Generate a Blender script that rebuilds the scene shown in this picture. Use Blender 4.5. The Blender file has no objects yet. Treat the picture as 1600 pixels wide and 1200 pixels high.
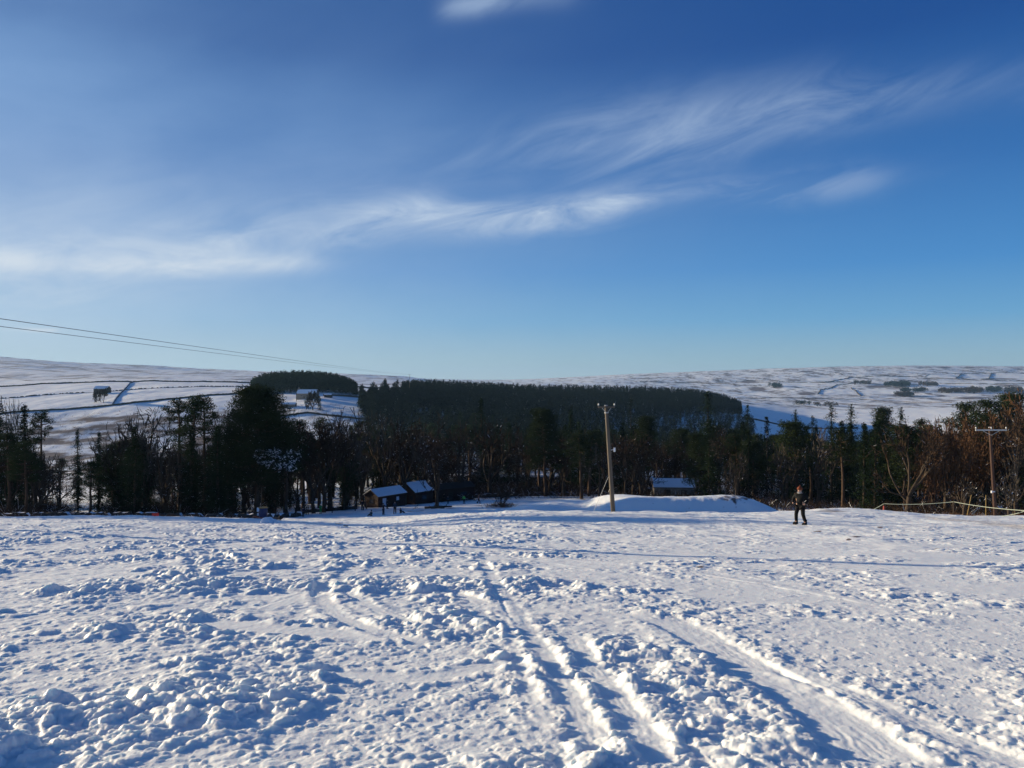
import bpy, bmesh, math, random
import numpy as np
from mathutils import Vector, Matrix, Euler

# ------------------------------------------------------------------ camera, sky, sun, exposure
C = bpy.context.scene.collection
scene = bpy.context.scene
EYE = 1.6
F = 1200.0                    # focal length in pixels of a 1600 wide picture
SUN_EL = math.radians(9.8)
SUN_AZ = math.radians(-63.0)  # measured from +Y towards +X: the sun stands ahead and to the left
EXPOSURE = 0.75
SUN_STRENGTH = 5.0
SKY_STRENGTH = 0.15

cd = bpy.data.cameras.new('camera'); cam = bpy.data.objects.new('camera', cd); C.objects.link(cam)
cam.location = (0, 0, EYE); cam.rotation_euler = (math.radians(90), 0, 0)
cd.sensor_width = 36; cd.lens = 36*F/1600; cd.clip_start = 0.1; cd.clip_end = 60000
scene.camera = cam
scene.view_settings.view_transform = 'Standard'; scene.view_settings.look = 'None'
scene.view_settings.exposure = EXPOSURE; scene.view_settings.gamma = 1
scene.render.resolution_x = 1024; scene.render.resolution_y = 768

class NT:
    """small wrapper round a node tree"""
    def __init__(s, tree): s.t = tree; s.t.nodes.clear()
    def n(s, kind, ins=None, **props):
        nd = s.t.nodes.new(kind)
        for k, v in props.items(): setattr(nd, k, v)
        for k, v in (ins or {}).items():
            sock = nd.inputs[k]
            if isinstance(v, bpy.types.NodeSocket): s.t.links.new(v, sock)
            else: sock.default_value = v
        return nd
    def m(s, op, a, b=None, c=None, clamp=False):
        nd = s.t.nodes.new('ShaderNodeMath'); nd.operation = op; nd.use_clamp = clamp
        for i, v in enumerate((a, b, c)):
            if v is None: continue
            if isinstance(v, bpy.types.NodeSocket): s.t.links.new(v, nd.inputs[i])
            else: nd.inputs[i].default_value = v
        return nd.outputs[0]
    def mix(s, f, a, b, blend='MIX'):
        nd = s.t.nodes.new('ShaderNodeMix'); nd.data_type = 'RGBA'; nd.blend_type = blend
        for i, v in ((0, f), (6, a), (7, b)):
            if isinstance(v, bpy.types.NodeSocket): s.t.links.new(v, nd.inputs[i])
            else: nd.inputs[i].default_value = v if i == 0 else (tuple(v)+(1,))[:4]
        return nd.outputs[2]
    def ramp(s, f, stops, interp='LINEAR'):
        nd = s.t.nodes.new('ShaderNodeValToRGB'); cr = nd.color_ramp; cr.interpolation = interp
        while len(cr.elements) < len(stops): cr.elements.new(0.5)
        for e, (p, c) in zip(cr.elements, stops):
            e.position = p; e.color = (c, c, c, 1) if isinstance(c, (int, float)) else (tuple(c)+(1,))[:4]
        s.t.links.new(f, nd.inputs[0]); return nd.outputs[0]
    def curve(s, f, lo, hi, pts, vlo, vhi):
        """value -> value by a list of points, f in lo..hi"""
        x = s.n('ShaderNodeMapRange', {0: f, 1: lo, 2: hi, 3: 0.0, 4: 1.0}).outputs[0]
        nd = s.t.nodes.new('ShaderNodeFloatCurve'); cv = nd.mapping.curves[0]
        P = [((a-lo)/(hi-lo), (b-vlo)/(vhi-vlo)) for a, b in pts]
        cv.points[0].location = P[0]; cv.points[1].location = P[-1]
        for p in P[1:-1]: cv.points.new(*p)
        nd.mapping.update(); s.t.links.new(x, nd.inputs['Value'])
        return s.m('MULTIPLY_ADD', nd.outputs[0], vhi-vlo, vlo)

w = bpy.data.worlds.new("World"); scene.world = w; w.use_nodes = True
T = NT(w.node_tree)
sky = T.n('ShaderNodeTexSky', sky_type='NISHITA', sun_disc=False, sun_elevation=SUN_EL, sun_rotation=SUN_AZ,
          altitude=300, air_density=1.0, dust_density=0.35, ozone_density=2.2)
geo = T.n('ShaderNodeTexCoord')
sep = T.n('ShaderNodeSeparateXYZ', {0: geo.outputs['Generated']})
az = T.m('ARCTAN2', sep.outputs[0], sep.outputs[1])        # azimuth, 0 straight ahead, + right
el = T.m('ARCSINE', sep.outputs[2])
R_ = math.radians
def az_(px): return math.atan((px-800)/F)
def el_(px, py): return math.atan((600-py)/F*math.cos(az_(px)))
# cirrus: streaky bands that follow two curves over the sky, broken up by stretched noise
def streak_noise(scale, sx, sy, tilt, seed, detail=6, rough=0.6, dist=0.6):
    x = T.m('ADD', T.m('MULTIPLY', az, math.cos(tilt)), T.m('MULTIPLY', el, math.sin(tilt)))
    y = T.m('SUBTRACT', T.m('MULTIPLY', el, math.cos(tilt)), T.m('MULTIPLY', az, math.sin(tilt)))
    v = T.n('ShaderNodeCombineXYZ', {0: T.m('MULTIPLY', x, sx), 1: T.m('MULTIPLY', y, sy), 2: seed}).outputs[0]
    return T.n('ShaderNodeTexNoise', {'Vector': v, 'Scale': scale, 'Detail': detail, 'Roughness': rough, 'Distortion': dist}).outputs[0]
n1 = streak_noise(3.6, 1.5, 5.5, R_(9), 1.7, 10, .62, .9)
n2 = streak_noise(4.0, 1.4, 5.0, R_(16), 5.1, 10, .62, .9)
n3 = streak_noise(1.6, 1.0, 2.2, R_(12), 9.3, 5, 0.55, 0.3)
def band(path, width, amps, noise, lo, hi, edge=0.35):
    P = [(az_(a), el_(a, b)) for a, b in path]
    c = T.curve(az, P[0][0], P[-1][0], P, 0.0, 0.6)
    c = T.m('ADD', c, T.m('MULTIPLY', T.m('SUBTRACT', n3, 0.5), 0.05))
    d = T.m('SUBTRACT', el, c)
    d = T.m('DIVIDE', d, T.curve(az, P[0][0], P[-1][0], [(az_(a), b/F) for a, b in width], 0.0, 0.3))
    g = T.m('POWER', 2.718, T.m('MULTIPLY', T.m('MULTIPLY', d, d), -1.0))
    A = T.curve(az, P[0][0], P[-1][0], [(az_(a), b) for a, b in amps], 0.0, 1.0)
    nn = T.n('ShaderNodeMapRange', {0: noise, 1: lo, 2: hi, 3: 0.15, 4: 1.0}).outputs[0]
    return T.m('MULTIPLY', T.m('MULTIPLY', g, A), nn)
b1 = band([(-900, 500), (-300, 445), (0, 425), (300, 385), (480, 352), (620, 332), (780, 340), (900, 335), (1060, 305), (1250, 302), (1400, 285), (1800, 250), (2600, 200)],
          [(-900, 80), (-300, 70), (0, 55), (300, 45), (600, 30), (900, 26), (1100, 20), (1400, 20), (1800, 20), (2600, 20)],
          [(-900, .5), (-300, .6), (0, .55), (300, .6), (500, .62), (620, .85), (720, .68), (900, .85), (1020, .4), (1150, .32), (1340, .24), (1440, .03), (1800, .0), (2600, 0)], n1, .38, .62)
b2 = band([(-900, 450), (0, 345), (500, 290), (760, 240), (900, 225), (1050, 212), (1250, 180), (1450, 155), (1800, 130), (2600, 100)],
          [(-900, 50), (0, 60), (500, 60), (760, 40), (900, 50), (1250, 45), (1450, 30), (1800, 30), (2600, 30)],
          [(-900, .3), (0, .25), (500, .06), (700, .12), (850, .26), (1050, .42), (1250, .36), (1400, .2), (1500, .12), (1800, .1), (2600, .1)], n2, .36, .66)
b3 = band([(-900, 470), (0, 405), (250, 415), (480, 405), (700, 395), (1000, 380), (2600, 300)],
          [(-900, 30), (0, 16), (480, 16), (2600, 16)],
          [(-900, .3), (0, .7), (200, .6), (420, .6), (500, .3), (620, 0), (2600, 0)], n2, .3, .6)
b4 = band([(-900, 560), (0, 516), (40, 516), (75, 517), (120, 517), (2600, 500)],
          [(-900, 3), (2600, 3)],
          [(-900, 0), (0, .12), (40, .3), (62, .6), (85, .5), (100, 0), (2600, 0)], n2, .0, .5)
b5 = band([(-900, 30), (650, 20), (740, 8), (830, 0), (2600, -60)],
          [(-900, 16), (740, 16), (2600, 16)],
          [(-900, 0), (660, 0), (740, .45), (800, .25), (880, .12), (950, 0), (2600, 0)], n2, .3, .6)
veil = T.m('MULTIPLY', T.n('ShaderNodeMapRange', {0: n3, 1: .30, 2: .72, 3: 0.42, 4: 1.0}).outputs[0],
           T.curve(az, -1.2, 1.2, [(-1.2, 1), (-.6, .9), (-.3, .58), (0, .26), (.3, .08), (.6, .02), (1.2, 0)], 0, 1))
veil = T.m('MULTIPLY', veil, T.curve(el, -.1, 1.6, [(-.1, 0.45), (.01, .6), (.14, .85), (.3, .8), (.42, .45), (.6, .3), (1.6, .2)], 0, 1))
tot = T.m('ADD', T.m('ADD', b1, b2), T.m('ADD', b3, T.m('ADD', b4, b5)))
tot = T.m('MINIMUM', tot, 1.0)
el_n = T.n('ShaderNodeMapRange', {0: el, 1: 0.0, 2: 1.0, 3: 0.0, 4: 1.0}).outputs[0]
K = 1.0/(SKY_STRENGTH*2**EXPOSURE)
air = T.ramp(el_n, [(0.0, (.38, .50, .57)), (.03, (.28, .45, .56)), (.08, (.13, .355, .61)), (.143, (.055, .245, .57)), (.25, (.024, .145, .43)), (.40, (.007, .068, .28)), (.7, (.002, .042, .19)), (1.0, (.002, .036, .16))])
air = T.mix(1.0, air, (K, K, K), 'MULTIPLY')
hs = T.n('ShaderNodeMix', data_type='RGBA'); hs.inputs[0].default_value = .975
T.t.links.new(sky.outputs[0], hs.inputs[6]); T.t.links.new(air, hs.inputs[7])
cloud = T.mix(T.curve(el, -.1, 1.6, [(-.1, 0), (.1, .1), (.4, .6), (1.6, 1)], 0, 1), (.68*K, .74*K, .80*K), (.42*K, .62*K, .88*K))
col = T.mix(tot, T.mix(veil, hs.outputs[2], T.mix(T.curve(el, -.1, 1.6, [(-.1, 0), (.1, .1), (.4, .8), (1.6, 1)], 0, 1), (.68*K, .75*K, .83*K), (.22*K, .47*K, .84*K))), cloud)
bg = T.n('ShaderNodeBackground', {'Color': col, 'Strength': SKY_STRENGTH})
T.n('ShaderNodeOutputWorld', {'Surface': bg.outputs[0]})

sl = bpy.data.lights.new('sun', 'SUN'); sl.energy = SUN_STRENGTH; sl.angle = math.radians(0.5); sl.color = (1.0, 0.81, 0.53)
so = bpy.data.objects.new('sun', sl); C.objects.link(so)
SUN_DIR = Vector((math.sin(SUN_AZ)*math.cos(SUN_EL), math.cos(SUN_AZ)*math.cos(SUN_EL), math.sin(SUN_EL)))
so.rotation_euler = SUN_DIR.to_track_quat('Z', 'Y').to_euler()

# ------------------------------------------------------------------ noise in numpy
def _h(ix, iy, s):
    ix = ix.astype(np.uint32); iy = iy.astype(np.uint32)
    h = ix*np.uint32(374761393) + iy*np.uint32(668265263) + np.uint32((s*2246822519) & 0xffffffff)
    h = (h ^ (h >> np.uint32(13)))*np.uint32(1274126177)
    h = h ^ (h >> np.uint32(16))
    return (h & np.uint32(0xffffff)).astype(np.float32)/np.float32(0xffffff)
def vnoise(x, y, s=0):
    xi = np.floor(x); yi = np.floor(y); fx = (x-xi).astype(np.float32); fy = (y-yi).astype(np.float32)
    xi = xi.astype(np.int32); yi = yi.astype(np.int32)
    u = fx*fx*fx*(fx*(fx*6-15)+10); v = fy*fy*fy*(fy*(fy*6-15)+10)
    def g(dx, dy):
        a = _h(xi+dx, yi+dy, s)*np.float32(2*math.pi)
        return np.cos(a)*(fx-dx)+np.sin(a)*(fy-dy)
    a = g(0, 0)*(1-u)+g(1, 0)*u; b = g(0, 1)*(1-u)+g(1, 1)*u
    return (a*(1-v)+b*v)*1.4
def fbm(x, y, s=0, o=4, gain=0.5):
    r = 0; a = 1.0; f = 1.0; t = 0
    for i in range(o):
        r = r+a*vnoise(x*f+i*17.3, y*f-i*9.1, s+i); t += a; a *= gain; f *= 2.03
    return r/t
def clods(x, y, c, s, dens):
    """rounded lumps of snow: height in units of the cell size, dens 0..1 array"""
    gx = x/c; gy = y/c; xi = np.floor(gx).astype(np.int32); yi = np.floor(gy).astype(np.int32)
    out = np.zeros(x.shape, np.float32)
    for dx in (-1, 0, 1):
        for dy in (-1, 0, 1):
            cx = xi+dx; cy = yi+dy
            px = cx+_h(cx, cy, s); py = cy+_h(cx, cy, s+1)
            r = 0.22+0.55*_h(cx, cy, s+2)**2
            on = _h(cx, cy, s+3) < dens
            d2 = (gx-px)**2+(gy-py)**2
            hh = np.sqrt(np.maximum(0, r*r-d2))*on
            out = np.maximum(out, hh.astype(np.float32))
    return out
def sstep(a, b, x):
    t = np.clip((x-a)/(b-a), 0, 1); return t*t*(3-2*t)

# ------------------------------------------------------------------ the lie of the land
YN = [57, 75, 100, 130, 160, 200, 300, 450, 600, 800, 1100, 1600, 2400, 3500, 5000, 7000]
ROWS = {
 -700: [815, 815, 815, 812, 800, 790, 765, 705, 650, 620, 600, 575, 555, 545, 560, 575],
 -300: [812, 813, 814, 810, 802, 796, 782, 745, 655, 612, 598, 562, 548, 560, 570, 580],
 0: [808, 809, 810, 806, 800, 794, 774, 738, 640, 606, 593, 566, 557, 565, 572, 580],
 100: [807, 808, 809, 805, 799, 791, 770, 734, 636, 602, 592, 573, 566, 572, 580, 585],
 200: [806, 808, 809, 805, 798, 787, 766, 728, 631, 599, 591, 579, 570, 575, 580, 585],
 300: [808, 810, 811, 806, 797, 785, 763, 724, 624, 599, 592, 583, 576, 580, 583, 587],
 400: [812, 812, 811, 806, 795, 783, 760, 720, 621, 601, 595, 586, 580, 582, 585, 588],
 500: [818, 815, 810, 800, 790, 778, 750, 705, 616, 605, 598, 588, 583, 586, 590, 592],
 600: [822, 814, 806, 796, 787, 774, 745, 700, 628, 610, 603, 594, 586, 588, 590, 592],
 700: [806, 803, 802, 792, 782, 771, 735, 690, 650, 612, 603, 600, 598, 596, 593, 594],
 800: [797, 803, 802, 789, 779, 768, 740, 700, 662, 624, 608, 604, 603, 600, 594, 594],
 960: [798, 805, 803, 788, 776, 766, 745, 712, 680, 636, 611, 614, 610, 600, 585, 588],
 1100: [800, 806, 800, 793, 783, 768, 750, 725, 698, 652, 618, 626, 622, 606, 578, 584],
 1180: [800, 808, 806, 796, 786, 772, 752, 728, 704, 668, 640, 634, 623, 606, 574, 584],
 1250: [797, 808, 808, 796, 787, 776, 756, 735, 710, 680, 655, 640, 624, 603, 571, 584],
 1400: [804, 812, 811, 802, 790, 780, 760, 735, 712, 685, 656, 640, 624, 600, 567, 584],
 1600: [806, 815, 813, 802, 790, 776, 745, 715, 690, 665, 645, 636, 622, 598, 569, 584],
 2300: [806, 815, 813, 802, 790, 776, 745, 715, 690, 665, 645, 636, 622, 598, 569, 584],
}
LN = np.linspace(math.log(1.0), math.log(9000), 700); UU = np.linspace(-1.3, 1.3, 521)
_nearY = [1, 5, 10, 20, 36]; _nears = [.124, .127, .130, .134, .138]
_cols = sorted(ROWS)
_S = np.zeros((len(_cols), len(LN)))
for i, p in enumerate(_cols):
    ys = _nearY+YN+[9000]
    s57 = (ROWS[p][0]-600)/F-1.6/57
    near = list(_nears); near[4] = .6*near[4]+.4*s57
    ss = near+[(v-600)/F-1.6/y for v, y in zip(ROWS[p], YN)]
    ss = ss+[(ROWS[p][-1]-600)/F*7000/9000]
    _S[i] = np.interp(LN, np.log(ys), ss)
_G = np.zeros((len(UU), len(LN)))
_up = (np.array(_cols)-800)/F
for j in range(len(LN)): _G[:, j] = np.interp(UU, _up, _S[:, j])
def _gk(sig):
    r = int(3*sig)+1; k = np.exp(-np.arange(-r, r+1)**2/(2*sig*sig)); return k/k.sum(), r
def _smooth(A, sig, axis):
    k, r = _gk(sig); P = np.pad(A, [(r, r) if a == axis else (0, 0) for a in (0, 1)], mode='edge')
    return np.apply_along_axis(lambda v: np.convolve(v, k, 'valid'), axis, P)
_G = _smooth(_smooth(_G, 6, 1), 5, 0)
def base_z(X, Y):
    X = np.asarray(X, float); Y = np.asarray(Y, float)
    Yc = np.maximum(Y, 1.0)
    a = (np.clip(X/np.maximum(Y, 6.0), -1.3, 1.3)+1.3)/2.6*(len(UU)-1)
    b = (np.log(Yc)-LN[0])/(LN[-1]-LN[0])*(len(LN)-1)
    a0 = np.clip(np.floor(a).astype(int), 0, len(UU)-2); b0 = np.clip(np.floor(b).astype(int), 0, len(LN)-2)
    fa = a-a0; fb = b-b0
    s = _G[a0, b0]*(1-fa)*(1-fb)+_G[a0+1, b0]*fa*(1-fb)+_G[a0, b0+1]*(1-fa)*fb+_G[a0+1, b0+1]*fa*fb
    z = -s*Y
    # gentle rolls of the ground
    z = z+fbm(X/14, Y/14, 5, 3)*0.22*sstep(6, 30, Y)*(1-sstep(45, 60, Y)*(1-sstep(110, 200, Y)))
    z = z+fbm(X/45, Y/45, 9, 4)*1.6*sstep(170, 420, Y)
    z = z+fbm(X/260, Y/260, 12, 5)*9*sstep(900, 2500, Y)*(1-sstep(4200, 5200, Y)*.5)
    # the grassy bank between the slope and the wood
    def bump(px, Y0, hgt, rx, ry, pw=2.0):
        x0 = (px-800)/F*Y0
        d = (np.abs((X-x0)/rx)**pw+np.abs((Y-Y0)/ry)**pw)
        return hgt*np.exp(-d)
    z = z+bump(1058, 92, 1.95, 9.5, 6, 6)+bump(895, 98, .8, 7, 5, 3)+bump(1175, 92, .8, 4.5, 5, 2)+bump(880, 100, .9, 8, 6, 2)+bump(1330, 62, .5, 4.2, 6)
    z = z+bump(420, 50, .55, .55, .5)*.6
    return z
def gz(X, Y): return float(base_z(np.array([X]), np.array([Y]))[0])
def at(px, Y): X = (px-800)/F*Y; return Vector((X, Y, gz(X, Y)))
def top_z(py, Y): return EYE+(600-py)/F*Y
def hit(px, py, Y0, Y1=8500):
    Y = np.exp(np.linspace(math.log(Y0), math.log(Y1), 900)); X = (px-800)/F*Y
    pp = 600-F*(base_z(X, Y)-EYE)/Y
    k = np.where(pp <= py)[0]
    i = k[0] if len(k) else int(np.argmin(pp))
    return Vector((X[i], Y[i], float(EYE+(600-pp[i])/F*Y[i])))

# ------------------------------------------------------------------ materials
def newmat(name):
    m = bpy.data.materials.new(name); m.use_nodes = True; return m, NT(m.node_tree)
def simple(name, c, rough=0.8, vary=0.25, scale=6.0, spec=0.3, bump=0.0, c2=None, stretch=(1, 1, 1)):
    m, t = newmat(name)
    co = t.n('ShaderNodeTexCoord')
    mp = t.n('ShaderNodeMapping', {'Vector': co.outputs['Object'], 'Scale': stretch})
    nz = t.n('ShaderNodeTexNoise', {'Vector': mp.outputs[0], 'Scale': scale, 'Detail': 5.0, 'Roughness': 0.6})
    c2 = c2 or tuple(v*(1-vary) for v in c); hi = tuple(min(1, v*(1+vary)) for v in c)
    f = t.n('ShaderNodeMapRange', {0: nz.outputs[0], 1: .3, 2: .7, 3: 0.0, 4: 1.0}).outputs[0]
    col = t.mix(f, c2, hi)
    ins = {'Base Color': col, 'Roughness': rough, 'Specular IOR Level': spec}
    b = t.n('ShaderNodeBsdfPrincipled', ins)
    if bump:
        bp = t.n('ShaderNodeBump', {'Height': nz.outputs[0], 'Strength': bump, 'Distance': 0.02})
        t.t.links.new(bp.outputs[0], b.inputs['Normal'])
    t.n('ShaderNodeOutputMaterial', {'Surface': b.outputs[0]}); return m
def foliage(name, c, c2, trans=0.12, scale=0.35):
    m, t = newmat(name)
    co = t.n('ShaderNodeTexCoord'); oi = t.n('ShaderNodeObjectInfo')
    nz = t.n('ShaderNodeTexNoise', {'Vector': co.outputs['Object'], 'Scale': scale, 'Detail': 4.0})
    f = t.n('ShaderNodeMapRange', {0: nz.outputs[0], 1: .35, 2: .65, 3: 0.0, 4: 1.0}).outputs[0]
    col = t.mix(f, c, c2)
    k = t.m('MULTIPLY_ADD', oi.outputs['Random'], 0.6, 0.7)
    kk = t.n('ShaderNodeCombineColor', {0: k, 1: k, 2: k}).outputs[0]
    col = t.mix(1.0, col, kk, 'MULTIPLY')
    d = t.n('ShaderNodeBsdfDiffuse', {'Color': col}); tr = t.n('ShaderNodeBsdfTranslucent', {'Color': col})
    mx = t.n('ShaderNodeMixShader', {0: trans, 1: d.outputs[0], 2: tr.outputs[0]})
    t.n('ShaderNodeOutputMaterial', {'Surface': mx.outputs[0]}); return m

def snow_ground():
    m, t = newmat('snow_cover')
    at_ = t.n('ShaderNodeAttribute', attribute_name='cover')      # r: bare vegetation, some of it painted-in shade, g: mud, b: rough
    sp = t.n('ShaderNodeSeparateColor', {0: at_.outputs['Color']})
    ge = t.n('ShaderNodeNewGeometry')
    nz = t.n('ShaderNodeTexNoise', {'Vector': ge.outputs['Position'], 'Scale': 55.0, 'Detail': 5.0, 'Roughness': 0.65})
    nb = t.n('ShaderNodeTexNoise', {'Vector': ge.outputs['Position'], 'Scale': 1.3, 'Detail': 4.0})
    nv = t.n('ShaderNodeTexNoise', {'Vector': ge.outputs['Position'], 'Scale': 0.9, 'Detail': 8.0, 'Roughness': 0.7})
    snow = t.mix(nb.outputs[0], (.82, .88, .92), (.88, .92, .95))
    heath = t.mix(nv.outputs[0], (.065, .046, .040), (.22, .16, .125))
    veg = t.m('ADD', sp.outputs[0], t.m('MULTIPLY', t.m('SUBTRACT', nv.outputs[0], .5), 0.5))
    veg = t.m('MULTIPLY', t.n('ShaderNodeMapRange', {0: veg, 1: .28, 2: .62, 3: 0.0, 4: 1.0}).outputs[0], t.m('GREATER_THAN', sp.outputs[0], 0.02))
    col = t.mix(veg, snow, heath)
    col = t.mix(sp.outputs[1], col, (.42, .33, .22))
    bp = t.n('ShaderNodeBump', {'Height': nz.outputs[0], 'Strength': 0.35, 'Distance': 0.012})
    b = t.n('ShaderNodeBsdfPrincipled', {'Base Color': col, 'Roughness': 0.55, 'Specular IOR Level': 0.35, 'Normal': bp.outputs[0], 'Subsurface Weight': 0.7, 'Subsurface Radius': (.8, .95, 1.0), 'Subsurface Scale': 0.045})
    t.n('ShaderNodeOutputMaterial', {'Surface': b.outputs[0]}); return m
M = {}
M['snow_ground'] = snow_ground()
M['snow'] = simple('settled_snow', (.86, .88, .92), .6, .03, 2.0)
M['bark'] = simple('dark_bark', (.060, .045, .034), .9, .35, 8.0, .1, .4, stretch=(1, 1, .25))
M['pinebark'] = simple('pine_bark', (.085, .055, .038), .9, .35, 8.0, .1, .4, stretch=(1, 1, .25))
M['twig'] = foliage('bare_twigs', (.034, .025, .020), (.056, .038, .027), 0.0)
M['twig_grey'] = foliage('grey_bare_twigs', (.055, .048, .042), (.080, .068, .055), 0.0)
M['spruce'] = foliage('spruce_needles', (.012, .022, .013), (.028, .045, .022))
M['pine'] = foliage('pine_needles', (.018, .030, .015), (.042, .056, .024))
M['blue_spruce'] = foliage('dim_spruce_needles', (.009, .015, .012), (.020, .029, .021))
M['ivy'] = foliage('ivy_leaves', (.014, .026, .014), (.034, .048, .024))
M['larch'] = foliage('bare_larch_twigs', (.075, .042, .028), (.120, .070, .042), .05)
M['pole_wood'] = simple('weathered_pole_wood', (.13, .108, .085), .85, .35, 5.0, .2, .3, stretch=(1.5, 1.5, .12))
M['red_pole'] = simple('reddish_pole_wood', (.065, .038, .030), .85, .3, 5.0, .2, .3, stretch=(1.5, 1.5, .12))
M['ceramic'] = simple('white_ceramic', (.62, .62, .60), .3, .05)
M['steel'] = simple('galvanised_steel', (.45, .46, .47), .4, .15)
M['wire'] = simple('dark_wire', (.05, .05, .055), .6, .1)
M['hut'] = simple('stained_brown_boards', (.045, .022, .017), .8, .4, 3.0, .2, .2, stretch=(6, 6, .4))
M['huttrim'] = simple('dark_trim', (.04, .028, .022), .8, .2)
M['stone'] = simple('dry_stone', (.16, .14, .12), .95, .5, 3.0, .1, .6)
M['darkstone'] = simple('damp_dark_stone', (.07, .062, .055), .95, .5, 3.0, .1, .6)
M['glass'] = simple('dark_window_glass', (.03, .035, .045), .1, .1, spec=.8)
M['paleglass'] = simple('pale_window_pane', (.55, .60, .68), .3, .1, spec=.5)
M['farmwall'] = simple('old_farm_stone', (.22, .19, .16), .95, .3, 2.0)
M['cream'] = simple('cream_render', (.75, .66, .52), .8, .1)
M['slate'] = simple('roof_slate', (.10, .10, .11), .7, .2)
M['barkredtape'] = simple('faded_red_wrap', (.30, .05, .04), .7, .2)
M['yellow'] = simple('yellow_stake_paint', (.26, .17, .05), .7, .2)
M['rope'] = simple('pale_green_rope', (.30, .35, .30), .8, .15)
M['log'] = simple('fallen_timber', (.07, .052, .04), .9, .4, 4.0)
M['drum'] = simple('purple_blue_drum_plastic', (.055, .055, .12), .5, .2)
M['orange'] = simple('rusty_red_steel', (.22, .07, .04), .7, .3)
M['white'] = simple('white_plastic', (.72, .73, .76), .5, .05)
M['redplastic'] = simple('red_plastic', (.50, .04, .03), .45, .1)
M['water'] = simple('dark_stream_water', (.02, .03, .04), .08, .2, spec=.8)
def cloth(name, c): 
    if name not in M: M[name] = simple(name, c, .85, .18, 9.0, .15)
    return M[name]
M['skin'] = simple('skin', (.50, .30, .22), .6, .06)
M['hair'] = simple('brown_hair', (.05, .03, .02), .7, .2)

# ------------------------------------------------------------------ mesh helpers
def mesh_np(name, V, F_, mats, mi=None, smooth=False):
    """V (n,3); F_ (k,3) or (k,4) array"""
    me = bpy.data.meshes.new(name); V = np.asarray(V, np.float32); F_ = np.asarray(F_, np.int32)
    k, c = F_.shape
    me.vertices.add(len(V)); me.vertices.foreach_set('co', V.ravel())
    me.loops.add(k*c); me.loops.foreach_set('vertex_index', F_.ravel())
    me.polygons.add(k); me.polygons.foreach_set('loop_start', np.arange(0, k*c, c, dtype=np.int32))
    me.polygons.foreach_set('loop_total', np.full(k, c, np.int32))
    for m in mats: me.materials.append(m)
    if mi is not None: me.polygons.foreach_set('material_index', np.asarray(mi, np.int32))
    me.polygons.foreach_set('use_smooth', np.full(k, smooth, bool))
    me.update(calc_edges=True); return me
def link(name, me, parent=None, loc=None):
    o = bpy.data.objects.new(name, me); C.objects.link(o)
    if parent is not None: o.parent = parent
    if loc is not None: o.location = loc
    return o
def tag(o, label=None, cat=None, group=None, kind=None):
    if label: o['label'] = label
    if cat: o['category'] = cat
    if group: o['group'] = group
    if kind: o['kind'] = kind
    return o
def thing(name, label, cat, loc=(0, 0, 0), rz=0, group=None):
    o = bpy.data.objects.new(name, None); C.objects.link(o); o.empty_display_size = .3
    o.location = loc; o.rotation_euler = (0, 0, rz); return tag(o, label, cat, group)

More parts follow.
